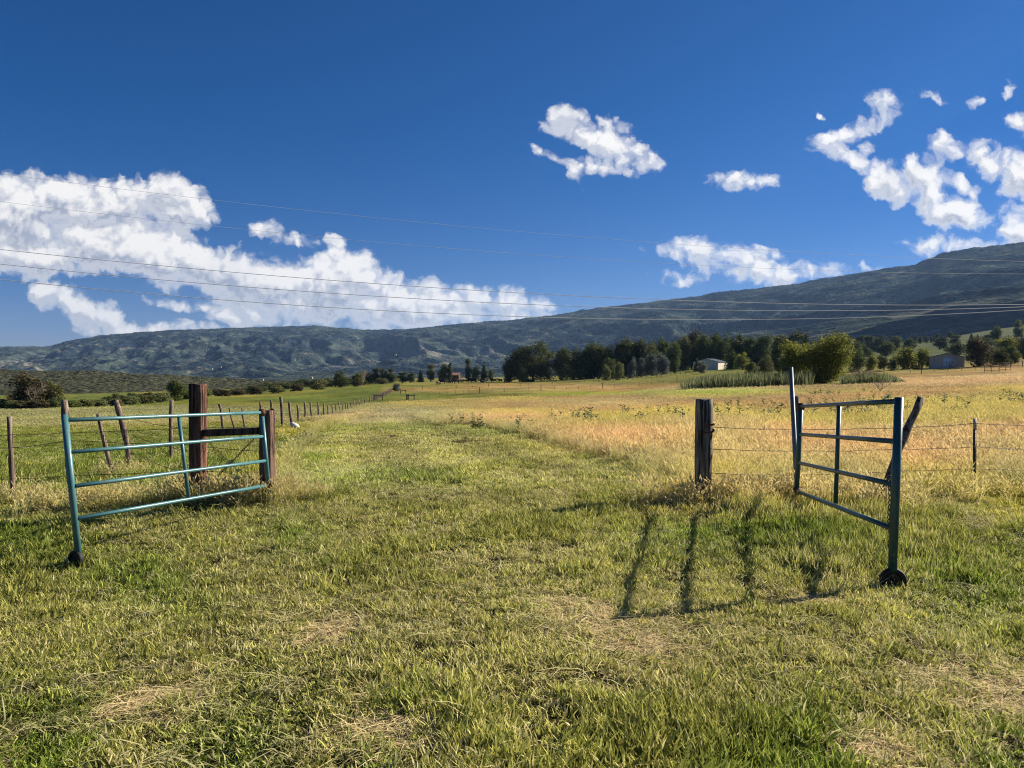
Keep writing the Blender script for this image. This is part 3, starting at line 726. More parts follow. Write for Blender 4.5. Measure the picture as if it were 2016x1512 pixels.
        lside = sstep(.2, -.4, x-np.interp(y, [8, 10, 15, 28, 60], [-2.6, -3.0, -4.5, -7.2, -11.2])); hz = hz*(1-.60*leftfield)*(1-.62*lside*(1-leftfield))*(.7+.6*fbm(x*.3, y*.3, 3, 91)); d = d*(1-.45*lside); d = np.clip(d*(1-.4*leftfield), 0, 1)
        idx = rng.integers(8, 12, n); sh = rng.uniform(0, 1, n) < (.25+.7*np.maximum(leftfield, .92*lside)); idx[sh] = rng.integers(5, 8, sh.sum()); hz = np.where(sh, hz*2.2, hz); 
        P_.append(np.stack([x, y, H(x, y)-.01], -1)); Rt.append(np.stack([rng.normal(.0, .12, n), rng.normal(-.14, .12, n), rng.uniform(-.0, 6.28, n)], -1))
        S.append(np.stack([s, s, hz], -1)); I.append(idx); T.append(c); Dr.append(np.where(sh, d*.5, d))
    # 3 lane and mown turf further out
    x, y = wedge(30000, 17, 60); c, d = zone(x, y); kk = rng.uniform(0, 1, len(x)) < lane_in(x, y)
    x, y, c, d = x[kk], y[kk], c[kk], d[kk]; n = len(x); s = rng.uniform(.8, 1.4, n)*.9
    hay = sstep(30, 36, y)
    add(x, y, rng.integers(15, 19, n), s, s*(1+.6*hay*rng.uniform(0, 1, n)), c, np.clip(d+.3*hay, 0, 1))
    # 4 far meadow tufts
    x, y = wedge(60000, 45, 150, 2); c, d = zone(x, y); ta = 1-lane_in(x, y)*.8; kk = rng.uniform(0, 1, len(x)) < ta
    x, y, c, d = x[kk], y[kk], c[kk], d[kk]; n = len(x); fl = -4.6-.155*y; lf = sstep(.3, 1.2, fl-x)
    s = rng.uniform(.8, 1.5, n)*np.interp(y, [45, 150], [1, 2.2]); c = c*.80; add(x, y, rng.integers(19, 23, n), s, s*np.where(lf > .5, .28, .55)*np.interp(y, [45,150], [1,.7]), c, d, .08)
    cat = lambda a: np.concatenate(a)
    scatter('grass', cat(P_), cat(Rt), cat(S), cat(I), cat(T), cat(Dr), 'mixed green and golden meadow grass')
grass()

# ------------------------------------------------------------------ posts and fence wood
def stick(name, bottom, top, r0, r1, mat, seed=0, wob=.012, rough=.25, n=9, seg=9, parent=None, knots=0):
    rs = random.Random(seed); b0 = Vector(bottom); t0 = Vector(top); L = (t0-b0).length
    pts = []; rad = []
    ph1, ph2 = rs.uniform(0, 6), rs.uniform(0, 6)
    for i in range(seg+1):
        t = i/seg; w = wob*math.sin(t*5+ph1); w2 = wob*math.sin(t*7+ph2)
        pts.append(b0.lerp(t0, t)+Vector((w, w2, 0))*(1 if 0 < i < seg else .5)); q = r0+(r1-r0)*t
        if knots and rs.random() < knots: q *= rs.uniform(1.1, 1.3)
        rad.append(q*rs.uniform(.93, 1.07))
    mb = MB(); mb.tube(pts, rad, n, True, rough, seed)
    return mb.build(name, mat, parent, True, origin=b0)
def place(o, loc): o.location = loc; return o
def post(px_b, D, py_top, px_top, w_px, mat, label, cat='fence post', group=None, seed=0, rough=.3, wob=.01, knots=.2, sink=.25, name='fence_post', lean_y=0, n=10, seg=9):
    b0 = gp(px_b, D); t0 = P(px_top, py_top, D+lean_y)
    if D > 80: t0.z = b0.z+1.28+.12*math.sin(seed*2.3)
    d = (t0-b0).normalized(); b1 = b0-d*sink; r = m(w_px, D)/2*.86
    o = stick(name, b1, t0, r*1.02, r*.88, mat, seed, wob, rough, n, seg, None, knots); o.location = b1
    return tag(o, label, cat, group)

# tie posts (squared, worn)
def tie(name, px_c, D, py_top, w, d, rz, mat, label, cat, seed, lean=(0, 0)):
    rs = random.Random(seed); b0 = gp(px_c, D); top = P(px_c, py_top, D).z; h = top-b0.z+.3
    seg = 16; base = Vector((b0.x, b0.y, b0.z-.3)); mb = MB(); nper = 16
    ring = []
    for k in range(nper):
        a = 2*math.pi*k/nper; ca, sa = math.cos(a), math.sin(a)
        s = 1/max(abs(ca), abs(sa)); s = min(s, 1.3); ring.append((ca*s, sa*s))
    off = [rs.uniform(-.10, .06) for _ in range(nper)]
    for i in range(seg+1):
        t = i/seg; z = h*t; sw = 1+.06*math.sin(t*4+seed)-.05*t
        for k, (a, c) in enumerate(ring):
            j = 1+off[k]+rs.uniform(-.035, .035)
            zz = z+(rs.uniform(-.025, .012) if i == seg else 0)
            mb.v.append((a*w/2*j*sw+lean[0]*t, c*d/2*j*sw+lean[1]*t, zz))
    for i in range(seg):
        for k in range(nper):
            k2 = (k+1) % nper; mb.f.append([i*nper+k, i*nper+k2, (i+1)*nper+k2, (i+1)*nper+k])
    mb.f.append([seg*nper+k for k in range(nper)])
    o = mb.build(name, mat); o.location = base; o.rotation_euler = (0, 0, rz)
    return tag(o, label, cat)
big = tie('tie_post', 389, 9.8, 756, .185, .17, R(-11), M['tie_wood'], 'tall thick red brown railroad tie post behind the left teal gate', 'post', 3, (-.0, .02))
gpst = tie('tie_post', 526, 9.72, 806, .155, .14, R(-10), M['gate_wood'], 'shorter brown tie post carrying the hinge end of the left teal gate', 'post', 5)
beam = MB().box(P(463, 850, 9.75), ((P(523, 850, 9.7)-P(404, 850, 9.8)).length, .09, .088), Matrix.Rotation(R(.6), 3, 'Z') @ Matrix.Rotation(R(-2.2), 3, 'Y'))
o = beam.build('brace_beam', M['beam_wood'], None, False, .006, origin=P(463, 850, 9.75)); o.location = P(463, 850, 9.75)
tag(o, 'dark horizontal timber brace wedged between the two left tie posts', 'beam')
# hooked post
hp = tie('gate_post', 1383, 9.4, 786, .168, .165, R(20), M['grey_wood'], 'cracked grey wooden post with two rusty hooks right of the open gateway', 'gate post', 11, (.02, 0))
def hook(py, up, parent):
    s = P(1390, py, 9.3); pts = []
    for i in range(11):
        t = i/10; x = .105*min(1, t*1.4); pts.append(s+Vector((x*1.0+(-.02), -.05*math.sin(t*3.1), .05*max(0, t-.45)*up*1.6)))
    mb = MB().tube(pts, [.012]*9+[.010,.006], 7)
    o = mb.build('hook', M['hook'], None, True); o.parent = parent; o.matrix_parent_inverse = Matrix.Identity(4)
    R_ = Matrix.LocRotScale(parent.location, parent.rotation_euler, None).inverted(); o.data.transform(R_); return o
bpy.context.view_layer.update()
hook(836, .25, hp); hook(851, 1, hp)

# individual near posts
post(24, 11.2, 820, 19, 10, M['stick_wood'], 'thin straight grey brown post at the far left edge of the field', seed=21, wob=.004, group='weathered wood fence posts')
post(140, 10.2, 788, 127, 15, M['stick_wood'], 'knotty brown post right behind the free end of the left teal gate', seed=22, group='weathered wood fence posts', knots=.4, wob=.012)
post(220, 13.6, 815, 193, 9, M['stick_wood'], 'leaning thin post seen between the gate upright and a crooked taller post', seed=23, group='weathered wood fence posts', wob=.006)
post(259, 14.2, 789, 228, 12, M['stick_wood'], 'crooked knotted post leaning left behind the left gate', seed=24, group='weathered wood fence posts', knots=.5, wob=.03)
post(337, 17.5, 787, 337, 8, M['stick_wood'], 'upright gnarled post just left of the gate middle upright', seed=25, group='weathered wood fence posts', knots=.5, wob=.02)
LINE = [(443, 27, 795, 431, 7), (462, 28.5, 803, 452, 4.5), (482, 30, 803, 477, 4), (514, 30, 792, 512, 5), (535, 31, 787, 533, 5.5),
 (557, 32, 781, 552, 6.5), (575, 33.5, 791, 569, 6), (588, 42, 797, 585, 4.5), (602, 47, 791, 599, 4.5), (614, 52, 791, 611, 4.5), (628, 60, 793, 626, 4),
 (638, 65, 794, 637, 3.6), (646, 70, 798, 645, 3), (655, 76, 798, 654, 3.2), (662, 82, 796, 660, 3), (669, 88, 795, 667, 3), (675, 94, 797, 674, 2.6),
 (681, 100, 795, 680, 2.6), (685, 105, 794, 684, 2.6), (692, 112, 793.5, 690, 2.6), (697, 119, 793, 697, 2.4), (702, 126, 792, 702, 2.4), (708, 134, 791, 707, 2.4),
 (713, 142, 790, 713, 2.3), (718, 150, 788, 718, 2.2), (723, 158, 786, 723, 2.2), (728, 167, 784, 728, 2.2)]
ORD = ['first','second','third','fourth','fifth','sixth','seventh','eighth','ninth','tenth','eleventh','twelfth','thirteenth','fourteenth','fifteenth','sixteenth',
 'seventeenth','eighteenth','nineteenth','twentieth','twenty-first','twenty-second','twenty-third','twenty-fourth','twenty-fifth','twenty-sixth','twenty-seventh','twenty-eighth','twenty-ninth','thirtieth',
 'thirty-first','thirty-second','thirty-third','thirty-fourth','thirty-fifth','thirty-sixth','thirty-seventh','thirty-eighth','thirty-ninth','fortieth']
GF = 'stick posts of the fence running away'
tops = []
for i, (pb, D, yt, pt, w) in enumerate(LINE):
    if i < 5: lab = ['leaning knotty post seen just right of the tall tie post', 'thin leaning post, middle of three behind the brace beam', 'thin dark post, rightmost of three behind the brace beam',
                     'post top showing just left of the short tie post', 'dark post rising just behind the short tie post'][i]
    else: lab = 'weathered stick post, %s in the fence running away from the short tie post' % ORD[i-5]
    post(pb, D, yt, pt, w, M['stick_wood'], lab, group=GF, seed=30+i, knots=.35 if i < 12 else 0, wob=.02 if i < 14 else .01, n=8, seg=8 if i < 14 else 4)
for k in range(24):   # the far end of the same fence, closing up towards the round bush
    D = 174+k*3.7; x = -31.6-(D-174)*.105; px = 1008+FPX*x/D
    pj = random.uniform(-.3, .3); b0 = gp(px, D); h = random.uniform(1.15, 1.45)
    o = stick('fence_post', b0-Vector((0,0,.2)), b0+Vector((pj*.2, 0, h)), .12, .10, M['stick_wood'], 90+k, .02, .3, 6, 3); o.location = b0-Vector((0,0,.2))
    tag(o, 'small grey post in the crowded far end of the fence by the round bush', 'fence post', GF)

# right-hand fence pieces
post(1575, 9.95, 780, 1567, 13, M['stick_wood'], 'brown wooden post standing behind the steel pole at the right gate hinge', seed=41, wob=.004)
b0, t0 = gp(1571, 9.62), P(1557, 723, 9.75)
o = MB().tube([b0-(t0-b0)*.12, b0, t0], [.031,.031,.026], 12).build('steel_pole', M['steel'], None, True, origin=b0); o.location = b0
tag(o, 'tall galvanised steel pole leaning left beside the right gate hinge', 'pole')
lg0, lg1 = P(1742, 962, 9.2), P(1811, 784, 9.55)
o = stick('leaning_log', lg0-(lg1-lg0)*.3, lg1, .047, .046, M['stick_wood'], 44, .014, .3, 10, 9, None, .3); o.location = lg0-(lg1-lg0)*.3
tag(o, 'rough log slanting up behind the free end of the right gate', 'log')
b0 = gp(1920, 10.4); top = P(1920, 827, 10.4)
tp = empty('steel_post', b0)
mb = MB(); L = top.z-b0.z
mb.box((0, 0, (L-.13)/2-.1), (.042, .008, L-.13+.2)); mb.box((0, .020, (L-.13)/2-.1), (.008, .034, L-.13+.2))
for i in range(16): mb.box((0, -.008, .1+i*.055), (.016, .010, .012))
mb.build('shaft', M['tpost'], tp)
MB().box((0, 0, L-.055), (.043, .009, .15)).box((0, .020, L-.055), (.009, .035, .15)).build('tip', M['tpost_tip'], tp)
tag(tp, 'dark steel T-post with a pale tip at the right side', 'fence post')

# wires (each strand a thing)
def strand(name, pts, r, label, group, parent=None, barbs=True, cat='wire', mat='wire', seed=0):
    pts = [Vector(p) for p in pts]; out = []; rs = random.Random(seed)
    for a, c in zip(pts[:-1], pts[1:]):
        n = max(2, int((c-a).length/.22)); sag = (c-a).length*.006
        for i in range(n):
            t = i/n; p = a.lerp(c, t); p.z -= sag*4*t*(1-t); p += Vector((0, 0, rs.uniform(-.004, .004))); out.append(p)
    out.append(pts[-1]); org = out[0].copy()
    mb = MB(); mb.tube(out, r, 4, True)
    if barbs:
        for i in range(1, len(out)-1):
            d = (out[i+1]-out[i-1]).normalized(); q = d.orthogonal().normalized()
            for s_ in (1, -1):
                v = (Matrix.Rotation(rs.uniform(0, 6.28), 3, d) @ q)*.016
                mb.tube([out[i]-v, out[i]+v], r*.6, 3, False)
    o = mb.build(name, M[mat], None, True, origin=org); o.location = org
    return tag(o, label, cat, group)
for k, ys in enumerate([(841,845,842,834,838,842), (884,888,884,880,884,888), (932,935,927,923,925,928), (972,976,963,965,967,970)]):
    Ds = (9.35, 9.85, 10.15, 10.38, 10.6, 11.0); xs = (1398, 1572, 1775, 1920, 2030, 2200)
    strand('barbed_wire', [P(x, y, D) for x, y, D in zip(xs, ys, Ds)], .0038, '%s barbed wire strand of the fence right of the hooked post' % ['top','second highest','third highest','lowest'][k], 'barbed wire strands right of the gateway', seed=k)
for k, ys in enumerate([(860,856,851,842,842), (878,882,867,876,889), (946,943,936,926,930), (990,986,980,972,975)]):
    Ds = (11.8, 11.15, 10.15, 9.85, 9.8); xs = (-150, 20, 136, 375, 515)
    strand('barbed_wire', [P(x, y, D) for x, y, D in zip(xs, ys, Ds)], .0036, '%s barbed wire strand behind the left teal gate' % ['top','second highest','third highest','lowest'][k], 'barbed wire strands left of the gateway', seed=10+k)
fl = [(259, 14.2), (337, 17.5)]+[(a[0], a[1]) for a in LINE[:1]+LINE[5:]]
for k, hh in enumerate((1.05, .75, .42)):
    strand('barbed_wire', [P(372, 843+k*45, 9.9)]+[gp(px, D)+Vector((0, 0, hh-.01*i)) for i, (px, D) in enumerate(fl)], .0042, '%s wire strand along the fence running away' % ['top','middle','lowest'][k], 'wire strands of the fence running away', barbs=False, seed=20+k)
a, c = P(500, 864, 9.70), P(404, 962, 9.78)
def twist(a, c, r, label, amp=.009):
    mb = MB(); n = 60; d = (c-a).normalized(); q = d.orthogonal().normalized(); w = d.cross(q)
    for ph in (0, math.pi):
        mb.tube([a.lerp(c, i/n)+(q*math.cos(i*.9+ph)+w*math.sin(i*.9+ph))*amp for i in range(n+1)], r, 5)
    o = mb.build('brace_wire', M['wire'], None, True, origin=a); o.location = a; return tag(o, label, 'wire')
twist(a, c, .0045, 'thick twisted brace wire sloping down left between the tie posts')
twist(P(408, 868, 9.8), P(512, 968, 9.72), .0022, 'thin brace wire sloping down right between the tie posts', .004)

# ------------------------------------------------------------------ gates
def gate(name, label, mat, free, hinge, mid, Df, Dh, Dm, rails, stile_r, rail_r, wheel_c, wheel_R):
    org = P(hinge[1][0], hinge[1][1], Dh); t = empty(name, org); tag(t, label, 'gate')
    loc = lambda v: v-org
    def part(nm, pts, r, ma=mat, n=14, **k): return MB().tube([loc(p) for p in pts], r, n).build(nm, ma, t, True)
    f0, f1 = P(*free[0], Df), P(*free[1], Df); h0, h1 = P(*hinge[0], Dh), P(*hinge[1], Dh); m0, m1 = P(*mid[0], Dm), P(*mid[1], Dm)
    part('stile', [f0, f1], stile_r); part('stile', [h0, h1], stile_r*.9)
    ends = []
    for (pf, ph) in rails:
        A, B = P(*pf, Df), P(*ph, Dh); ends.append((A, B)); d = (B-A).normalized()
        part('rail', [A+d*stile_r*.3, A.lerp(B, .25), A.lerp(B, .5), A.lerp(B, .75), B-d*stile_r*.3], rail_r)
    part('brace', [m0, m1], rail_r)
    # wheel: axis along the gate
    C = P(*wheel_c, Df); ax = (f0-h0); ax.z = 0; ax.normalize()
    w = MB().ring(loc(C), ax, wheel_R, wheel_R*.62, .05, 32).build('wheel', M['tyre'], t, True)
    hb = MB().ring(loc(C), ax, wheel_R*.62, .018, .022, 24).tube([loc(C-ax*.035), loc(C+ax*.035)], .012, 8).build('hub', M['hub'], w, True)
    # fork down to the axle
    part('fork', [f1, Vector((C.x, C.y, C.z))+Vector((0, 0, .0))], .013, mat, 8)
    for e in (ends[0][1], ends[-1][1]):
        side = (h0-f0).normalized()
        MB().tube([loc(e+Vector((0,0,-.04))), loc(e+Vector((0,0,.04)))], stile_r*1.25, 12).tube([loc(e), loc(e+side*.07)], .009, 8).build('hinge', M['hook'], t, True)
    return t
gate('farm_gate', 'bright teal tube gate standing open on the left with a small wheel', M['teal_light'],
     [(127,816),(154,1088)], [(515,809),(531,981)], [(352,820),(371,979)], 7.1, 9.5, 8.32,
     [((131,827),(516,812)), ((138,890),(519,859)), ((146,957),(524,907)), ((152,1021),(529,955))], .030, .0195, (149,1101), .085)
rg = gate('farm_gate', 'dark shaded teal tube gate standing open on the right with a latch chain', M['teal_shaded'],
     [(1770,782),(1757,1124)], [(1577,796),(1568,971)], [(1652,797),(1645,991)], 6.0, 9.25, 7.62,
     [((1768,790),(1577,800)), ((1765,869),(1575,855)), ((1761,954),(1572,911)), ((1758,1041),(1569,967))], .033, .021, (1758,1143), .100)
# chain wrapped on the right gate, hanging down
org = rg.location
mb = MB(); C = P(1752, 947, 6.08)
def link(mb, c, rot, L=.036, w=.011, r=.0042):
    pts = []
    for i in range(13):
        a = 2*math.pi*i/12; pts.append(Vector(c)+rot @ Vector((w*math.cos(a), 0, L/2*math.sin(a))))
    mb.tube(pts, r, 5, False)
rs = random.Random(5)
for i in range(14):
    a = 2*math.pi*i/14; c = C-org+Vector((.0, .034*math.cos(a), .034*math.sin(a))); link(mb, c, Matrix.Rotation(a+rs.uniform(-.3,.3), 3, 'X') @ Matrix.Rotation(i*1.57, 3, 'Z'))
for s_, n in ((-.006, 13), (.012, 9)):
    for i in range(n):
        c = P(1750, 960+i*9.5, 6.06)-org+Vector((s_+.005*math.sin(i*.8), -.02, 0)); link(mb, c, Matrix.Rotation(i*1.57+.4, 3, 'Z'))
mb.build('latch_chain', M['chain'], rg, True)

# ------------------------------------------------------------------ power lines
def power_line(pts, Dl, Dr_, r, label):
    pts = np.array(pts, float); u = (pts[:, 0]-1008)/FPX
    # plan view: straight from (uL*Dl, Dl) to (uR*Dr, Dr) beyond both frame edges
    A = Vector((-.75*Dl, Dl)); B = Vector((.75*Dr_, Dr_))
    ts = []
    for ui in u:
        t = (ui*A.y-A.x)/((B.x-A.x)-ui*(B.y-A.y)); ts.append(t)
    zs = [EYE+(HOR-py)/FPX*(A.y+(B.y-A.y)*t) for t, py in zip(ts, pts[:, 1])]
    co = np.polyfit(ts, zs, 2); n = 90; P3 = []
    for i in range(n+1):
        t = -.35+1.7*i/n; P3.append(Vector((A.x+(B.x-A.x)*t, A.y+(B.y-A.y)*t, float(np.polyval(co, t)))))
    org = P3[0].copy(); o = MB().tube(P3, r, 6).build('power_line', M['cable'], None, True, origin=org); o.location = org
    tag(o, label, 'power line', 'overhead power lines')
power_line([(0,343),(400,392),(800,434),(1260,478),(1650,500),(2016,515)], 48, 66, .009, 'highest and thinnest overhead cable crossing the whole sky')
power_line([(0,400),(400,438),(800,484),(1200,515),(1650,532),(2016,540)], 48, 66, .009, 'second highest thin overhead cable crossing the sky')
power_line([(0,492),(400,530),(800,563),(1260,588),(1560,599),(1800,601),(2016,599)], 46, 60, .020, 'uppermost of the three thick pale cables over the mountain')
power_line([(0,522),(400,557),(800,584),(1260,608),(1560,614),(1800,612),(2016,602)], 45, 58, .020, 'middle one of the three thick pale cables over the mountain')
power_line([(0,553),(400,585),(800,611),(1200,628),(1450,632),(1700,627),(2016,608)], 44, 56, .020, 'lowest of the three thick pale cables over the mountain')

# ------------------------------------------------------------------ trees
def leaf_mat(name, dark, light, tl=.3):
    mt, b = mat_new(name)
    at = b.new('ShaderNodeAttribute', attribute_name='lf'); sp = b.new('ShaderNodeSeparateXYZ'); b.l.new(at.outputs['Vector'], sp.inputs[0])
    c = b.mix(sp.outputs[0], dark, light); c = b.mix(b.math('MULTIPLY', sp.outputs[1], .5), c, [q*1.35 for q in light])
    p = principled(b, c, .65, .08); tr = b.new('ShaderNodeBsdfTranslucent'); b.l.new(c, tr.inputs[0])
    mx = b.new('ShaderNodeMixShader'); mx.inputs[0].default_value = tl; b.l.new(p, mx.inputs[1]); b.l.new(tr.outputs[0], mx.inputs[2])
    return finish(mt, b, mx.outputs[0])
LM = {'dark': leaf_mat('dark_green_leaves', (.024,.036,.011), (.120,.140,.038)),
      'mid': leaf_mat('mid_green_leaves', (.036,.056,.014), (.145,.175,.045)),
      'yellow': leaf_mat('yellow_green_leaves', (.065,.085,.014), (.34,.34,.065), .45),
      'olive': leaf_mat('olive_leaves', (.060,.068,.022), (.20,.20,.070)),
      'silver': leaf_mat('silver_green_leaves', (0.069,0.090,0.076), (0.172,0.201,0.167)),
      'brown': leaf_mat('brownish_leaves', (0.048,0.042,0.022), (0.133,0.115,0.056)),
      'sage': leaf_mat('sage_green_leaves', (.075,.095,.032), (.22,.24,.09), .4),
      'pine': leaf_mat('blue_green_needles', (0.014,0.031,0.017), (0.042,0.070,0.036), .1),
      'grey': leaf_mat('pale_grey_green_leaves', (.13,.13,.09), (.26,.25,.17))}

def crown_mesh(name, lobes, nleaf, size, seed, shell=.55, droop=0):
    r = np.random.default_rng(seed); L = np.array(lobes, float)
    vol = (L[:, 3]*L[:, 4]*L[:, 5])**.75; k = r.choice(len(L), nleaf, p=vol/vol.sum())
    d = r.normal(0, 1, (nleaf, 3)); d /= np.linalg.norm(d, axis=1)[:, None]
    rad = r.uniform(0, 1, nleaf)**shell
    bump = 1+.28*(fbm(d[:, 0]*3+k*7, d[:, 2]*3+d[:, 1]*2, 3, seed)-.5)*2
    c = L[k, :3]+d*L[k, 3:6]*(rad*bump)[:, None]
    c[:, 2] = np.maximum(c[:, 2], .05)
    lob = r.uniform(0, 1, len(L))[k]
    n = d*.7+r.normal(0, .7, (nleaf, 3))+np.array([0,0,.3]); n /= np.linalg.norm(n, axis=1)[:, None]
    a = np.cross(n, r.normal(0, 1, (nleaf, 3))); a /= np.linalg.norm(a, axis=1)[:, None]; b_ = np.cross(n, a)
    s = size*r.uniform(.55, 1.3, nleaf)[:, None]; s2 = s*r.uniform(.45, .8, nleaf)[:, None]
    V = np.stack([c-a*s, c-b_*s2+a*s*.1, c+a*s, c+b_*s2+a*s*.1], 1).reshape(-1, 3)
    F = np.arange(nleaf*4).reshape(-1, 4); me = mesh_np(name, V, F)
    A = np.stack([np.clip(.55*r.uniform(0, 1, nleaf)+.45*lob, 0, 1), (r.uniform(0, 1, nleaf) > .9).astype(float), np.zeros(nleaf)], -1)
    add_attr(me, 'lf', np.repeat(A, 4, 0), 'FLOAT_VECTOR'); return me
def branch(mb, p, d, L, r, depth, rs, spread=.6, n=5, up=.15, kids=3, tips=None):
    seg = 3; pts = [p.copy()]; q = p.copy(); dd = d.copy()
    for i in range(seg):
        dd = (dd+Vector((rs.uniform(-1,1), rs.uniform(-1,1), rs.uniform(-.6,1)+up))*.16).normalized(); q = q+dd*L/seg; pts.append(q.copy())
    mb.tube(pts, [r*(1-.5*i/seg) for i in range(seg+1)], n if depth > 0 else 3, depth == 0)
    if tips is not None: tips.append(q.copy())
    if depth > 0:
        for _ in range(kids):
            t = rs.uniform(.35, 1); i = min(seg-1, int(t*seg)); s = pts[i].lerp(pts[i+1], t*seg-i)
            nd = (dd+Vector((rs.uniform(-1,1), rs.uniform(-1,1), rs.uniform(-.3,.8)))*spread*1.3).normalized()
            branch(mb, s, nd, L*rs.uniform(.5, .75), r*.5, depth-1, rs, spread, max(3, n-1), up, kids, tips)
def lobes_round(w, h, z0, n, seed, top=1.0, spread=.62):
    r = random.Random(seed); out = [(0, 0, z0+(h-z0)*.48, w*.40, w*.40, (h-z0)*.46)]
    for _ in range(n):
        a = r.uniform(0, 6.283); q = r.uniform(.25, 1)*spread*w/2; t = r.uniform(.05, .95)
        k = math.sin(math.pi*min(.95, max(.12, t*.85+.1)))**.42; s = r.uniform(.14, .25)*w
        out.append((math.cos(a)*q*k*1.2, math.sin(a)*q*k*1.2, z0+(h-z0)*t, s, s, s*r.uniform(.7, 1.1)*min(1.3, h/w)))
    return out
def lobes_cone(w, h, z0, n, seed):
    r = random.Random(seed); out = []
    for i in range(n):
        t = i/(n-1); a = r.uniform(0, 6.283); ww = w/2*(1-t)**.85+.08*w
        for j in range(3): out.append((math.cos(a+j*2.1)*ww*.45, math.sin(a+j*2.1)*ww*.45, z0+(h-z0)*t*.96, ww*.62, ww*.62, (h-z0)/n*.9))
    return out
PROTO = {}
def tree_proto(key, w, h, z0, kind, nleaf, size, seed, limbs=5, shell=.5):
    """meshes only: (trunk mesh, crown mesh), tree of height h"""
    lob = lobes_cone(w, h, z0, 9, seed) if kind == 'cone' else lobes_round(w, h, z0, 12 if kind == 'round' else 18, seed)
    cm = crown_mesh('crown', lob, nleaf, size, seed, shell)
    rs = random.Random(seed); mb = MB(); th = h*(.9 if kind == 'cone' else .55); tr = .028*h+.03
    mb.tube([Vector((0,0,-.3)), Vector((.02*h*rs.uniform(-1,1), .02*h*rs.uniform(-1,1), th*.5)), Vector((.03*h*rs.uniform(-1,1), 0, th))], [tr, tr*.7, tr*.35], 8)
    for k in range(limbs):
        a = rs.uniform(0, 6.283); t = rs.uniform(.25, .95); s = Vector((0, 0, th*t)); e = s+Vector((math.cos(a)*w*.33, math.sin(a)*w*.33, h*rs.uniform(.12, .3)))
        mb.tube([s, s.lerp(e, .5)+Vector((0,0,-.03*h)), e], [tr*.4, tr*.25, tr*.08], 5)
    V = np.array(mb.v); tm = mesh_np('trunk', V, mb.f, True); tm.materials.append(M['bark'])
    PROTO[key] = (tm, cm, w, h)
tree_proto('round1', 8, 9, .3, 'round', 4200, .26, 301)
tree_proto('round2', 9, 9, .1, 'big', 4600, .26, 302)
tree_proto('round3', 7, 10, .5, 'round', 4200, .26, 303)
tree_proto('tall1', 5.5, 12, .2, 'round', 4200, .26, 304)
tree_proto('tall2', 6, 12, .1, 'big', 4200, .27, 305)
tree_proto('shrub1', 6, 3.6, .0, 'round', 2600, .20, 306, 6)
tree_proto('shrub2', 5, 3.2, .0, 'big', 2600, .20, 307, 6)
tree_proto('cone1', 4.5, 12, .4, 'cone', 3400, .24, 308, 0)
tree_proto('cone2', 3.6, 9, .3, 'cone', 3000, .22, 309, 0)
tree_proto('huge', 23, 22, -.5, 'big', 15000, .42, 310, 9)
tree_proto('bigshrub', 9.5, 6.6, -.2, 'big', 16000, .15, 311, 9, .42)
tree_proto('bigshrub2', 7, 6.2, -.2, 'big', 11000, .15, 312, 9, .42)
CM = {}
def tree(px, D, wpx, hpx, key, leaf, label, cat='tree', group=None, name=None, base_py=None, rz=None):
    tm, cm, w, h = PROTO[key]
    if (key, leaf) not in CM:
        c2 = cm.copy(); c2.name = 'crown'; c2.materials.append(LM[leaf]); CM[(key, leaf)] = c2
    b0 = gp(px, D)
    if base_py is not None: b0.z = min(b0.z, P(px, base_py, D).z)
    r = empty(name or ('conifer_tree' if 'cone' in key else 'shrub' if 'shrub' in key else 'tree'), b0, random.uniform(0, 6.28) if rz is None else rz)
    sx = m(wpx, D)/w; sz = (m(hpx, D)+(gp(px, D).z-b0.z))/h; r.scale = (sx, sx, sz)
    new_obj('trunk', tm, None, r); new_obj('crown', CM[(key, leaf)], None, r)
    return tag(r, label, cat, group)

# big cottonwood and the windbreak
tree(1050, 450, 112, 76, 'huge', 'dark', 'huge dark round cottonwood clump, the tallest tree on the plain', name='cottonwood_tree')
tree(1003, 440, 34, 44, 'round2', 'dark', 'dark low tree leaning against the left foot of the huge cottonwood')
tree(1027, 436, 26, 34, 'round1', 'mid', 'small olive tree in front of the huge cottonwood')
tree(1108, 445, 52, 62, 'round2', 'dark', 'dark wide tree touching the right side of the huge cottonwood')
tree(1104, 480, 34, 56, 'tall2', 'brown', 'brownish half bare tree rising between cottonwood and windbreak')
W = [(1140,44,60,'tall2'),(1160,34,70,'tall1'),(1178,40,66,'round3'),(1200,44,64,'tall2'),(1222,30,66,'tall1'),(1240,40,72,'round3'),(1262,36,68,'tall2'),(1258,30,72,'tall1')]
for i, (px, w, h, k) in enumerate(W):
    tree(px, 430, w*1.5, h*.96, 'round'+str(i % 3+1), 'dark', 'dark green windbreak tree, %s to the right of the huge cottonwood' % ORD[i], group='dark trees of the windbreak')
BK = [(1128,52,52),(1158,48,58),(1190,56,60),(1224,54,62),(1254,56,60),(1282,50,56),(1312,58,54),(1344,56,58),(1374,58,62),(1406,60,60),(1438,56,54),(1468,58,54),(1500,60,54),(1534,56,56),(1566,56,58),(1648,54,50),(1672,60,44)]
for i, (px, w, h) in enumerate(BK): tree(px, 480, w, h, 'round'+str(i % 3+1), ['dark','mid','dark','olive','dark'][i % 5], 'rear tree of the long belt, %s from the left behind the windbreak and barn' % ORD[i], group='rear row of the long tree belt')
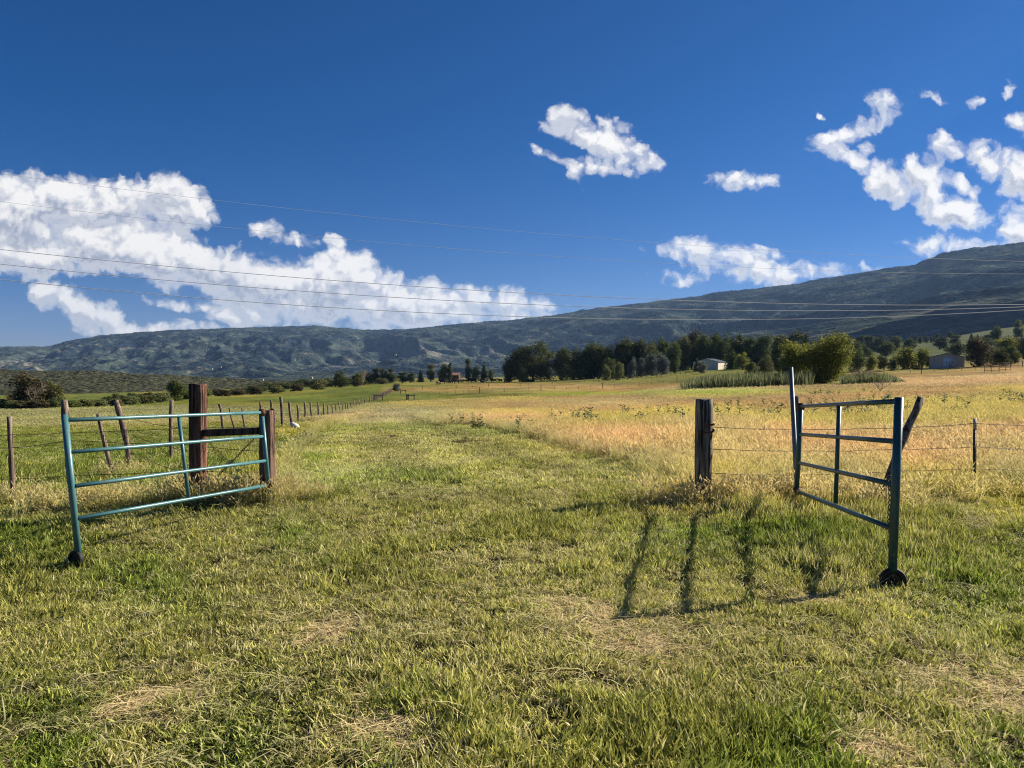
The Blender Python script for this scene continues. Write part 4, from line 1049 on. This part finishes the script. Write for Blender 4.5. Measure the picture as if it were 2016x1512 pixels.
W2 = [(1284,420,44,60,'round1','olive'),(1308,430,40,62,'round3','mid'),(1326,420,36,58,'round2','mid'),(1345,440,40,66,'round2','olive'),(1362,450,40,70,'round3','brown'),(1384,440,40,66,'round2','mid'),
      (1405,450,44,66,'round2','dark'),(1425,440,42,62,'round1','mid'),(1450,430,40,58,'round1','dark'),(1474,430,46,58,'round2','mid'),(1500,420,44,56,'round3','mid')]
for i, (px, D, w, h, k, l) in enumerate(W2):
    tree(px, D, w*1.15, h, k, l, '%s tree behind the white barn, %s of that row from the left' % ({'mid':'leafy','olive':'pale olive','brown':'yellow brown and','dark':'deep'}[l], ORD[i]), group='trees behind the white barn')
S = [(1246,360,26,38,'round1'),(1262,352,24,36,'tall2'),(1282,350,36,42,'round2'),(1304,345,34,40,'round1')]
for i, (px, D, w, h, k) in enumerate(S): tree(px, D, w, h, k, 'silver', 'silvery willow, %s from the left in front of the dark windbreak' % ORD[i], group='silvery willows', name='willow_tree')
tree(1194, 330, 22, 30, 'round1', 'sage', 'small pale green tree, left one of the pair in front of the windbreak')
tree(1220, 325, 24, 34, 'round2', 'sage', 'small pale green tree, right one of the pair in front of the windbreak')
tree(1202, 345, 38, 42, 'round2', 'mid', 'green tree right behind the pair of small pale trees')
tree(1382, 300, 26, 24, 'shrub1', 'grey', 'round grey green bush in front of the white barn gable', 'bush')
tree(1372, 330, 14, 26, 'cone2', 'mid', 'narrow little conifer left of the white barn gable')
tree(1330, 340, 14, 18, 'shrub2', 'mid', 'low green bush at the right end of the silvery willows', 'bush')
# right of barn
T = [(1442,340,34,38,'cone1','mid','narrow green conifer just right of the white barn'),(1462,330,34,32,'round1','yellow','round sunlit tree right of the narrow conifer by the barn'),
 (1456,430,18,66,'cone1','pine','slim tall conifer poking above the trees right of the barn'),(1492,420,40,46,'round2','dark','dark flat topped tree behind the reed bed'),
 (1530,300,40,64,'cone1','dark','dark broad conifer, left of the two rising above the large shrubs'),(1586,300,34,66,'cone1','pine','blue green conifer, right of the two rising above the large shrubs'),
 (1508,260,40,34,'round1','olive','olive bush right behind the middle of the reed bed'),(1480,255,34,26,'shrub1','mid','low green bush behind the left half of the reed bed'),
 (1690,240,44,42,'round2','mid','dark green tree right of the large sunlit shrub'),(1718,245,34,30,'round1','yellow','yellow green small tree between shrub and fallow ground'),
 (1740,235,30,26,'round3','olive','small olive tree left of the shed row'),(1779,225,60,42,'round2','yellow','broad green tree left of the grey shed'),
 (1756,222,20,22,'round1','dark','small dark tree left of the broad green tree by the shed'),(1815,228,44,40,'round1','yellow','bright green tree touching the left side of the grey shed'),
 (1925,212,66,56,'round2','brown','large brownish shaggy tree right of the grey shed'),(1957,215,40,36,'round1','brown','smaller brown green tree, second to the right of the grey shed'),
 (1972,205,36,34,'round1','dark','small dark round tree standing in the corral'),(1992,215,36,36,'shrub1','mid','bushy green tree at the right end of the corral'),
 (1980,300,60,40,'round2','yellow','wide yellow green tree below the hillside houses'),(2014,280,50,44,'round2','olive','olive tree at the right edge below the houses')]
for px, D, w, h, k, l, lab in T: tree(px, D, w, h, k, l, lab)
tree(1625, 121, 122, 92, 'bigshrub', 'yellow', 'large round sunlit yellow green shrub behind the right gate', 'shrub', name='large_shrub')
tree(1567, 126, 92, 84, 'bigshrub2', 'yellow', 'large darker shrub left of the sunlit round one behind the steel pole', 'shrub', name='large_shrub')
tree(1600, 132, 60, 78, 'bigshrub2', 'mid', 'shadowed shrub filling the gap between the two large shrubs', 'shrub', name='large_shrub')
# hillside row of trees and hedges at the right, further up
HT = [(1640,700,34,30),(1665,680,36,36),(1690,720,34,32),(1712,700,34,34),(1735,690,40,32),(1762,700,36,30),(1790,640,30,24),(1655,560,40,26),(1700,540,44,24),(1745,520,44,28),(1850,640,34,22),(1880,640,30,24),
      (1665,900,20,18),(1620,640,34,36)]
for i, (px, D, w, h) in enumerate(HT): tree(px, D, w, h, ['round1','round2','round3','tall2'][i % 4], ['dark','mid','dark','olive'][i % 4], 'dark hillside tree, %s in the grove between large shrub and shed' % ORD[i], group='grove on the right hillside')
HR = [(1790,900,12,13),(1800,900,12,15),(1812,905,13,14),(1823,900,12,13),(1834,905,10,11),(1843,900,13,15),(1870,980,16,14),(1838,880,9,10)]
for i, (px, D, w, h) in enumerate(HR): tree(px, D, w, h, ['round1','round3'][i % 2], 'dark', 'tiny round tree, %s in the row on the green slope above the shed' % ORD[i], group='row of tiny round trees on the slope')
for i, (px, D, w, h, k, l) in enumerate([(1912,620,16,26,'cone1','pine'),(1924,620,14,22,'cone2','pine'),(1940,600,30,20,'round2','dark'),(1960,600,30,34,'round2','mid'),(1985,620,8,14,'cone2','pine'),(2006,560,26,46,'tall1','sage'),(1930,520,60,22,'round2','mid'),(1985,480,60,26,'round2','olive'),(1880,460,50,24,'round2','dark')]):
    tree(px, D, w, h, k, l, 'hillside garden tree, %s near the grey roofed houses at the right edge' % ORD[i], group='garden trees by the hillside houses')
# by the brown house
for i, (px, w, h, k, l) in enumerate([(828,15,24,'cone1','dark'),(848,22,34,'tall2','olive'),(873,28,34,'round2','mid'),(886,14,36,'tall1','dark')]):
    tree(px, 560, w, h, k, l, '%s tree left of the brown house, %s from the left' % (['conical dark','tall olive','bushy green','slim dark'][i], ORD[i]))
for i, (px, w, h, k, l) in enumerate([(922,18,42,'tall2','dark'),(937,20,30,'round1','mid'),(953,20,34,'cone1','dark'),(966,14,22,'round2','olive')]):
    tree(px, 560, w, h, k, l, '%s tree right of the brown house, %s from the left' % (['tall dark','low leafy','dark conical','low olive'][i], ORD[i]))
tree(780, 272, 20, 15, 'shrub1', 'silver', 'round silver green bush where the long fence ends', 'bush')
tree(670, 430, 36, 32, 'round1', 'mid', 'green round tree left of the bleached dead tree')
tree(706, 430, 30, 26, 'round2', 'olive', 'olive tree with bleached dead branches above it')
for i, (px, w, h) in enumerate([(740,22,30),(756,20,28),(769,18,28),(725,24,24),(792,26,20),(808,22,18)]):
    tree(px, 520, w, h, ['tall2','round3'][i % 2], 'dark', 'dark poplar like tree, %s in the clump behind the fence end' % ORD[i], group='dark trees behind the fence end')
# left edge
tree(62, 158, 78, 64, 'round3', 'brown', 'brownish half dead tree at the left edge of the field', base_py=800)
tree(22, 165, 34, 34, 'round1', 'brown', 'small rusty tree left of the half dead tree', base_py=800)
tree(106, 160, 46, 50, 'round3', 'olive', 'lighter olive tree right of the half dead tree', base_py=800)
tree(346, 215, 48, 40, 'round2', 'mid', 'round green tree alone at the edge of the left field', base_py=790)
def dead_tree(px, D, hpx, wpx, label, mat='twig', seed=0, kids=3, depth=4, cat='dead tree', base_py=None, name='dead_tree', stems=1):
    rs = random.Random(seed); b0 = gp(px, D); h = m(hpx, D); mb = MB()
    if base_py: b0.z = P(px, base_py, D).z
    for _ in range(stems): branch(mb, Vector((0,0,-.1*h)), Vector((rs.uniform(-.25,.25)*(1 if stems == 1 else 3), rs.uniform(-.2,.2)*(1 if stems == 1 else 3), 1)).normalized(), h*.55, h*(.022 if stems == 1 else .012), depth, rs, .55, 6, .25, kids)
    V = np.array(mb.v); k = h/V[:, 2].max(); wk = m(wpx, D)/(V[:, 0].max()-V[:, 0].min()); mb.v = [(a*wk, b_*wk, c*k) for a, b_, c in V]
    o = mb.build(name, M[mat], None, True); o.location = b0; return tag(o, label, cat)
dead_tree(713, 425, 34, 26, 'bleached leafless tree above the olive tree on the valley edge', 'twig', 61, 4)
dead_tree(60, 154, 52, 50, 'pale bare limbs standing in the half dead tree at the left', 'twig', 62, 4, base_py=795)
dead_tree(1727, 62, 42, 46, 'small bare grey sapling behind the right gate', 'twig', 63, 4, 4, 'sapling', name='bare_sapling')
dead_tree(1698, 112, 42, 56, 'bare grey brown bush at the right foot of the large shrub', 'twig_dark', 64, 4, 4, 'bush', name='bare_bush', stems=9)
# shrubs along the left stream bank
rs = random.Random(77)
band = [(-40,152,805),(0,155,803),(26,150,802),(52,150,801),(80,150,800),(112,152,798),(140,158,797),(168,165,795),(196,172,793),(226,178,791),(256,185,789),(288,195,787),(316,205,785),(372,225,783),(402,240,781),(436,262,778),(470,285,776),(505,300,774),(545,320,771),(585,345,768),(625,370,765)]
for i, (px, D, by) in enumerate(band):
    lf = ['sage','mid','sage','olive','brown'][rs.randrange(5)] if i > 2 else 'sage'
    tree(px, D, rs.uniform(34, 50)*(180/D)**.3, rs.uniform(13, 20)*(180/D)**.4, ['shrub1','shrub2'][i % 2], lf, '%s streamside bush, %s from the left along the far edge of the left field' % ({'sage':'pale green','mid':'green','olive':'olive','brown':'brownish'}[lf], ORD[i]), 'bush', 'bushes along the left stream', base_py=by)
for i in range(26):
    px = 415+i*14+rs.uniform(-4, 4); D = 520+rs.uniform(-40, 60)
    tree(px, D, rs.uniform(30, 46), rs.uniform(11, 18)*(1 if px > 500 else .8), ['round1','round2','round3','shrub1'][i % 4], ['dark','mid','olive','dark'][rs.randrange(4)], 'low valley tree, %s in the belt beyond the left field' % ORD[i], group='belt of valley trees', base_py=764-(px-415)*.03)
for i in range(7):
    px = 195+i*16; tree(px, 240+i*4, 24, rs.uniform(10, 18), 'shrub2', ['brown','mid','dark'][i % 3], 'dark low bush, %s in the second row behind the stream' % ORD[i], 'bush', 'second row of bushes left', base_py=788)

# reed bed
LM['reed'] = leaf_mat('reed_leaves', (.075,.095,.035), (.26,.28,.13), .4)
def reeds():
    n = 6500; px = rng.uniform(1338, 1600, n); D = rng.uniform(112, 140, n); k = (px > 1375) | (rng.uniform(0, 1, n) < (px-1338)/40)
    px, D = px[k], D[k]; n2 = 2200; p2 = rng.uniform(1655, 1785, n2); D2 = rng.uniform(108, 122, n2); px = np.concatenate([px, p2]); D = np.concatenate([D, D2]); n = len(px)
    x = (px-1008)/FPX*D; z = H(x, D)
    hh = rng.uniform(1.7, 2.5, n)*np.where(px > 1640, .75*sstep(1800, 1740, px), sstep(1325, 1400, px)*.35+.65); hh = hh*(.72+.55*fbm(x*.35, D*.35, 3, 95)); d = rng.normal(0, .30, (n, 2)); w = rng.uniform(.04, .08, n); f = rng.uniform(0, 3.14, n)
    c, s = np.cos(f)*w, np.sin(f)*w
    V = np.stack([np.stack([x-c, D-s, z], -1), np.stack([x+c, D+s, z], -1), np.stack([x+d[:, 0]*.5+c*.8, D+d[:, 1]*.5+s*.8, z+hh*.6], -1), np.stack([x+d[:, 0], D+d[:, 1], z+hh], -1), np.stack([x+d[:, 0]*.5-c*.8, D+d[:, 1]*.5-s*.8, z+hh*.6], -1)], 1).reshape(-1, 3)
    me = mesh_np('reeds', V, np.arange(n*5).reshape(-1, 5)); A = np.stack([rng.uniform(0, 1, n), (rng.uniform(0, 1, n) > .85).astype(float), np.zeros(n)], -1); add_attr(me, 'lf', np.repeat(A, 5, 0), 'FLOAT_VECTOR')
    o = new_obj('reeds', me, LM['reed']); tag(o, 'bank of tall green reeds in front of the barn and shrubs', kind='stuff')
reeds()
# milkweed plants
def milkweed_mesh(seed):
    rs = random.Random(seed); mb = MB(); cols = []
    for st in range(rs.randint(2, 5)):
        ox, oy = rs.uniform(-.28, .28), rs.uniform(-.28, .28); hh = rs.uniform(.35, .62); lx, ly = rs.uniform(-.12, .12), rs.uniform(-.12, .12)
        mb.tube([(ox,oy,-.05), (ox+lx*.5,oy+ly*.5,hh*.5), (ox+lx,oy+ly,hh)], [.009,.007,.004], 5)
        for i in range(7):
            t = .2+.8*i/6; a0 = i*1.57+rs.uniform(-.5,.5)
            for s_ in (0, math.pi):
                if rs.random() < .12: continue
                a = a0+s_; L = rs.uniform(.11, .20)*(1.1-.35*t); w = L*rs.uniform(.2, .3); dx, dy = math.cos(a), math.sin(a); up = rs.uniform(.1, 1.0)
                c = Vector((ox+lx*t, oy+ly*t, hh*t)); e = Vector((dx, dy, up)).normalized(); side = Vector((-dy, dx, rs.uniform(-.4,.4)))
                mb.poly([c, c+e*L*.35+side*w, c+e*L*.75+side*w*.7-Vector((0,0,.01)), c+e*L+Vector((0,0,-.03)), c+e*L*.75-side*w*.7-Vector((0,0,.01)), c+e*L*.35-side*w])
    V = np.array(mb.v); me = mesh_np('plant', V, mb.f)
    r = np.random.default_rng(seed); A = np.stack([vnoise(V[:, 0]*9, V[:, 1]*9+V[:, 2]*9, seed), np.zeros(len(V)), np.zeros(len(V))], -1); add_attr(me, 'lf', A, 'FLOAT_VECTOR'); me.materials.append(LM['mw']); return me
LM['mw'] = leaf_mat('milkweed_leaves', (.045,.075,.028), (.20,.26,.13))
mws = [milkweed_mesh(i) for i in range(8)]
rs = random.Random(9); MWP = []
for cx, n, sp in ((1022,3,8),(1090,2,8),(1128,2,6),(1150,5,14),(1172,3,8),(1240,4,14),(1262,5,14),(1290,3,10),(1320,4,14),(1345,3,10),(1420,5,16),(1450,3,12),(1490,6,18),(1510,4,14),(1530,4,16),(1600,5,14),(1625,3,8),(1668,7,14),(1690,6,14),(1712,4,10),(1745,7,16),(1780,4,12),(1830,5,16),(1870,5,12),(1890,4,12),(1985,4,10),(2005,5,12),(932,1,3),(945,2,4),(905,1,3),(1575,3,10)):
    for _ in range(n): MWP.append((cx+rs.uniform(-sp, sp), rs.uniform(25, 40), rs.uniform(.7, 1.25)))
for px, D, s in ((1600,62,1.3),(1620,60,1.5),(1645,64,1.2),(1690,66,1.3),(1640,58,1.4),(432,9.9,.9),(600,21,.8)): MWP.append((px, D, s))
for i, (px, D, s) in enumerate(MWP):
    o = bpy.data.objects.new('milkweed_plant', mws[i % 8]); sc.collection.objects.link(o); b0 = gp(px, D); o.location = b0; o.scale = (s*1.15, s*1.15, s*.95); o.rotation_euler = (rs.uniform(-.15,.15), rs.uniform(-.15,.15), rs.uniform(0, 6.28))
    if i < len(MWP)-7: tag(o, 'leafy green milkweed plant standing in the golden grass beyond the gateway', 'plant', 'milkweed plants in the golden grass')
    elif i < len(MWP)-2: tag(o, 'dark leafy weed in the far yellow meadow behind the right gate', 'plant', 'weeds in the far yellow meadow')
    else: tag(o, ['leafy weed growing between the two tie posts under the beam', 'small leafy weed on the mown strip near the white rock'][i-(len(MWP)-2)], 'plant')

# ------------------------------------------------------------------ small things on the ground
def stone(px, D, s, label):
    b0 = gp(px, D); rs = random.Random(3); V = []; F = []; n, k = 12, 7
    for i in range(k):
        th = math.pi*i/(k-1)
        for j in range(n):
            a = 2*math.pi*j/n; q = s*(1+rs.uniform(-.12, .12)); V.append((math.sin(th)*math.cos(a)*q*1.3, math.sin(th)*math.sin(a)*q*.8, math.cos(th)*q*.65))
    for i in range(k-1):
        for j in range(n): F.append([i*n+j, i*n+(j+1) % n, (i+1)*n+(j+1) % n, (i+1)*n+j][::-1])
    o = new_obj('rock', mesh_np('rock', np.array(V), F, False), M['rock']); o.location = b0+Vector((0,0,s*.45)); o.rotation_euler = (0, .5, .3); tag(o, label, 'rock')
stone(580, 31, .17, 'white rock lying at the foot of a fence post')

# ------------------------------------------------------------------ far fences
def hbrace(px, D, hpx, wpx, label):
    b0 = gp(px, D); t = empty('fence_brace', b0); h = m(hpx, D); w = m(wpx, D)/2
    for s_ in (-1, 1): MB().tube([(s_*w, 0, -.3), (s_*w, 0, h)], .11, 8, True, .2, s_+3).build('post', M['beam_wood'], t, True)
    MB().tube([(-w, 0, h*.72), (w, 0, h*.70)], .08, 8).build('rail', M['beam_wood'], t, True); tag(t, label, 'fence brace', 'H-shaped fence braces')
hbrace(808, 172, 12, 15, 'dark H-shaped wooden brace alone on the green strip beyond the lane')
hbrace(744, 178, 13, 18, 'dark H-shaped brace touching the long stick fence')
hbrace(794, 236, 9, 10, 'small H-shaped brace further back beside the golden strip')
hbrace(803, 173, 11, 3, 'narrow dark double post beside the lone H-shaped brace')
def far_fence(pts, label, group, nth, thick):
    for i, (px, D, hpx, big) in enumerate(pts):
        b0 = gp(px, D); h = m(hpx, D); r = .09 if big else thick
        o = MB().tube([(0,0,-.2), (0,0,h)], r, 6, True, .1, i).build('fence_post', M['beam_wood'] if big else M['tpost'], None, True); o.location = b0
        tag(o, '%s post, %s from left, %s' % ('thick' if big else 'thin', ORD[i], label), 'fence post', group)
    a = [gp(p[0], p[1])+Vector((0,0,m(p[2], p[1])*.85)) for p in pts]
    for k in range(2):
        org = a[0]; o = MB().tube([q-Vector((0,0,.35*k)) for q in a], .012, 3).build('fence_wire', M['wire'], None, True, origin=org); o.location = org
        tag(o, '%s wire of the %s' % (['upper','lower'][k], label), 'wire', group+' wires')
far_fence([(831,200,9,0),(845,200,8,0),(865,202,8,0),(880,203,9,0),(897,204,9,0),(913,205,8,0),(922,206,9,0),(944,207,12,1),(969,208,8,0),(993,210,9,0),(1016,211,8,0),(1041,212,9,0),(1065,213,12,1),(1092,214,8,0),(1115,215,8,0),(1139,216,8,0),(1163,217,9,0),(1186,218,12,1),(1210,219,7,0),(1236,220,8,0),(1259,221,8,0),(1283,222,9,0),(1307,223,8,0),(1333,224,13,1)],
          'near wire fence along the golden strip', 'posts of the near golden strip fence', 0, .035)
far_fence([(812,290,6,0),(832,290,7,1),(862,291,6,0),(880,291,6,0),(898,292,7,1),(930,294,5,0),(962,296,7,1),(990,297,5,0),(1024,298,7,1),(1040,299,5,0),(1087,300,7,1),(1120,302,5,0),(1150,304,6,1),(1180,306,5,0)],
          'far wire fence below the cattle', 'posts of the far fence below the cattle', 0, .04)
far_fence([(1150+i*9.5, 318-i*.5, 8 if i % 3 else 10, i % 3 == 0) for i in range(22)], 'close set fence in front of the windbreak', 'posts in front of the windbreak', 0, .05)
far_fence([(1740,185,8,0),(1768,186,8,0),(1792,187,9,0),(1814,180,12,1),(1839,186,8,0),(1865,185,9,0),(1893,184,9,0),(1920,183,9,0),(1950,182,8,0),(1990,190,10,1),(2013,188,12,1)], 'wire fence in front of the grey shed', 'posts in front of the grey shed', 0, .04)
def panel(px, D, wpx, hpx, rails, label):
    b0 = gp(px, D); w = m(wpx, D); h = m(hpx, D); t = empty('corral_panel', b0)
    for i in range(3): MB().tube([(w*i/2, 0, -.2), (w*i/2, 0, h)], .06, 6).build('post', M['pinkwood'], t, True)
    for k in range(rails): z = h*(.25+.7*k/(rails-1)); MB().tube([(0, -.06, z), (w, -.06, z)], .05, 6).build('rail', M['pinkwood'], t, True)
    tag(t, label, 'corral panel', 'reddish corral rails')
panel(1938, 168, 27, 14, 3, 'reddish rail gate panel nearest the camera at the corral')
panel(1968, 170, 22, 13, 3, 'rail panel right of the nearest corral gate')
panel(1955, 192, 34, 11, 3, 'rail panel behind the nearest corral gate under the brown tree')
panel(1990, 192, 28, 12, 3, 'rail panel at the right end of the corral')

# ------------------------------------------------------------------ buildings
def gable(name, px, D, W, L, hw, hr, rz, wall, roof, label, cat, doors=(), wins=(), over=.3, chim=False, roofname='roof', gable_front=True):
    """gable end faces local -Y, width W along X, length L along +Y"""
    b0 = gp(px, D); t = empty(name, b0, rz); b0.z -= .0
    mb = MB(); w = W/2
    F_ = [(-w,0,-.6),(w,0,-.6),(w,0,hw),(0,0,hr),(-w,0,hw)]; B_ = [(a, L, c) for a, _, c in F_]
    mb.poly(F_); mb.poly(B_[::-1]); mb.poly([F_[1], B_[1], B_[2], F_[2]]); mb.poly([F_[0], F_[4], B_[4], B_[0]])
    mb.build('wall', wall, t)
    sl = (hr-hw)/w; rb = MB(); th = .16
    for s_ in (-1, 1):
        e = (s_*(w+over), hw-sl*over); pr = [(0, hr), e, (e[0], e[1]+th), (0, hr+th)]
        a = [(x, -over, z+.02) for x, z in pr]; c = [(x, L+over, z+.02) for x, z in pr]
        rb.poly(a if s_ < 0 else a[::-1]); rb.poly(c[::-1] if s_ < 0 else c)
        for i in range(4):
            j = (i+1) % 4; q = [a[i], a[j], c[j], c[i]]; rb.poly(q[::-1] if s_ < 0 else q)
    r_ = rb.build(roofname, roof, t)
    if chim: MB().box((w*.4, L*.45, hr+.1), (.7, .7, 1.5)).build('chimney', M['white_paint'], r_)
    for (face, x, wd, z0, z1, ma, nm) in list(doors)+list(wins):
        if face == 'f': MB().box((x, -.05, (z0+z1)/2), (wd, .08, z1-z0)).build(nm, M[ma], t)
        else: MB().box((w+.05, x, (z0+z1)/2), (.08, wd, z1-z0)).build(nm, M[ma], t)
    return tag(t, label, cat)
gable('barn', 1389, 345, 11.5, 12, 3.6, 5.1, R(-35), M['pale_ribbed'], M['barn_roof'], 'long pale metal barn with one bright sunlit side wall', 'barn')
sh = gable('shed', 1864, 218, 8.6, 9, 3.0, 4.1, R(-27), M['grey_ribbed'], M['roof_grey'], 'grey ribbed metal shed with white double doors on the fallow ground', 'shed')
dr = MB().box((.55, -.06, 1.45), (2.9, .1, 3.0)).build('door', M['white_paint'], sh)
MB().box((-.1, -.125, 1.62), (.62, .02, .16)).build('window', M['dark_gap'], dr); MB().box((1.35, -.125, 1.70), (.70, .02, .16)).build('window', M['dark_gap'], dr)
MB().box((.62, -.125, .9), (.09, .02, 1.8)).box((1.2, -.125, 1.05), (.09, .02, 1.3), Matrix.Rotation(R(14), 3, 'Y')).build('brace', M['dark_gap'], dr)
gable('house', 905, 600, 9, 16, 4.4, 6.2, R(90-6), M['house_wall'], M['roof_brown'], 'red brown two storey house with brown roof behind the cattle', 'house',
      [('r', 3, 1.6, 1.2, 2.6, 'glass', 'window'), ('r', 8, 2.0, .4, 2.6, 'white_paint', 'door'), ('r', 12.5, 1.6, 2.2, 3.6, 'glass', 'window'), ('r', 5.5, 1.2, 3.0, 4.0, 'glass', 'window')], [], .5, True)
def lean(px, D, W, Dp, h, label):
    b0 = gp(px, D); t = empty('open_shed', b0, R(-5))
    MB().box((0, 0, h), (W, Dp, .22)).build('roof', M['white_roof'], t)
    for sx_ in (-1, 1):
        for sy in (-1, 1): MB().box((sx_*(W/2-.2), sy*(Dp/2-.2), h/2-.3), (.2, .2, h+.4)).build('post', M['beam_wood'], t)
    tag(t, label, 'shed')
lean(974, 470, 3.8, 5, 2.9, 'open sided shelter with a white roof left of the huge cottonwood')
HH = [(1985,520,9,8,3,5,-30,'white_wall','roof_grey','grey roofed pale house left of the big one on the right hillside'),(2010,500,12,9,4,6.8,-20,'house_wall','roof_grey','large grey roofed house at the right edge of the hillside'),(1962,540,12,6,1.8,3.2,-60,'white_wall','roof_grey','low long grey roof between trees on the right hillside')]
for px, D, W_, L_, hw, hr, rz, wl, rf, lab in HH: gable('house', px, D, W_, L_, hw, hr, R(rz), M[wl], M[rf], lab, 'house', [('f', -1.5, 1.2, 1, 2.2, 'glass', 'window'), ('f', 1.5, 1.2, 1, 2.2, 'glass', 'window')])
for i, (px, D, py, W_, lab) in enumerate([(416,2300,727,6,'tiny white farmhouse on the mountain foot, left one of the pair'),(434,2300,723,5,'tiny white farmhouse on the mountain foot, right one of the pair'),(283,1040,740,2.5,'tiny pale cabin on the wooded foothill'),
      (516,900,748,2.5,'tiny white house in the valley beyond the tall tie post'),(612,800,744,2.8,'tiny white house among valley trees left of the round tree'),(778,2300,699,6,'tiny white house high on the apron under the mountain'),(800,560,749,5,'small white shed left of the conical dark tree')]):
    t = gable('house', px, D, W_, W_*.8, W_*.3, W_*.5, R(-15), M['white_wall'], M['roof_grey'], lab, 'house'); t.location.z = P(px, py, D).z
# slope under the two pair houses is the mountain apron

# ------------------------------------------------------------------ cattle
def build_cow(graze, mat, lie=False):
    hz = .35 if graze else 1.45; nk = (.95, 0, 1.0) if graze else (1.0, 0, 1.35); leg = .55 if lie else 0
    mb = MB()
    def T(pts, rad, n=10):
        mb.tube([Vector((x, y, max(.03, z-leg))) for x, y, z in pts], rad, n)
    T([(-.98,0,1.05),(-.85,0,1.03),(-.6,0,1.02),(-.1,0,.98),(.35,0,.98),(.7,0,1.03),(.9,0,1.1),(nk[0]+.15,0,nk[2]+.02),(1.28,0,hz+.12),(1.36,0,hz+.04),(1.52,0,hz-.10),(1.62,0,hz-.18)], [.10,.28,.37,.41,.41,.37,.27,.20,.155,.15,.10,.07], 14)
    for x, y in ((.6,.2),(.6,-.2),(-.68,.2),(-.68,-.2)):
        bk = .06 if x < 0 else 0
        T([(x, y, .95), (x+.02, y, .7), (x-bk, y, .42), (x, y, .2), (x, y, .02)], [.16,.13,.07,.055,.07], 7)
    T([(-.98,0,1.15),(-1.06,0,.95),(-1.05,0,.45)], [.04,.03,.05], 5)
    for s_ in (-1, 1): T([(1.27, s_*.1, hz+.2), (1.24, s_*.27, hz+.2)], [.05,.02], 5)
    me = mesh_np('cow', np.array(mb.v), mb.f, True); me.materials.append(M[mat]); return me
cows = [build_cow(True, 'cow_black'), build_cow(False, 'cow_black'), build_cow(True, 'cow_brown'), build_cow(False, 'cow_black', True)]
CW = [(871,430,0,1.35,'black cow, leftmost of the herd, on its own'),(878,440,1,.9,'black calf second from the left of the herd'),(885,430,1,.8,'black calf just left of the brown cow and the dark pair'),(893,470,2,1,'brown cow at the left part of the herd'),(899,420,0,1.4,'large black cow right of the brown cow'),
      (905,450,1,1.2,'black cow in the middle group, below the house'),(909,455,0,1.2,'black grazing cow right of the middle group'),(914,480,2,1,'brown grazing cow below the right end of the house'),(921,480,1,.9,'single black calf between two groups'),
      (928,450,0,1.7,'black cow in the densest group right of the house'),(931,440,1,1.5,'black standing cow in the densest group, right member'),(926,460,1,1.4,'black standing cow in the densest group, left member'),(950,455,3,1.2,'black cow lying left of a standing one'),(955,460,0,1.3,'black cow standing right of the lying one'),
      (967,470,1,1.3,'black cow under the white roofed shelter, left one'),(971,470,1,1.0,'black cow under the white roofed shelter, middle one'),(974,460,1,1.0,'black calf under the white roofed shelter, right one'),(985,455,1,1.1,'single black cow right of the shelter'),(999,450,0,1.2,'black grazing cow before the huge cottonwood, left one'),(1005,452,1,1.0,'black standing cow before the huge cottonwood'),
      (1026,440,0,1.1,'black cow by the dark log pile under the cottonwood'),(1038,440,3,1.4,'black cow lying under the cottonwood'),(1045,440,3,1.4,'black cow lying rightmost under the cottonwood'),(1003,380,0,.0,''),(864+0,380,0,.0,''),(862,400,2,1.1,'reddish calf lying alone nearest the left end of the far fence')]
rs = random.Random(4)
for px, D, k, s, lab in CW:
    if not lab: continue
    o = bpy.data.objects.new('cow', cows[k]); sc.collection.objects.link(o); o.location = gp(px, D); s *= 1.3; o.scale = (s, s, s); o.rotation_euler = (0, 0, rs.choice([0, 3.14, .5, 3.6, 2.6, -.5, 1.2])); tag(o, lab, 'cow', 'cattle grazing beyond the fences')

# ------------------------------------------------------------------ haze
HZ = True
if HZ:
    z0, z1 = -120., 1080.
    mb = MB().box((0, 4800, (z0+z1)/2), (26000, 19500, z1-z0))
    mt, b = mat_new('air_haze'); v = b.new('ShaderNodeVolumePrincipled'); v.inputs['Color'].default_value = (.36,.60,1,1); v.inputs['Density'].default_value = 2.9e-5; v.inputs['Anisotropy'].default_value = .3
    oo = b.new('ShaderNodeOutputMaterial'); b.l.new(v.outputs[0], oo.inputs['Volume'])
    o = mb.build('haze', mt); tag(o, kind='stuff')
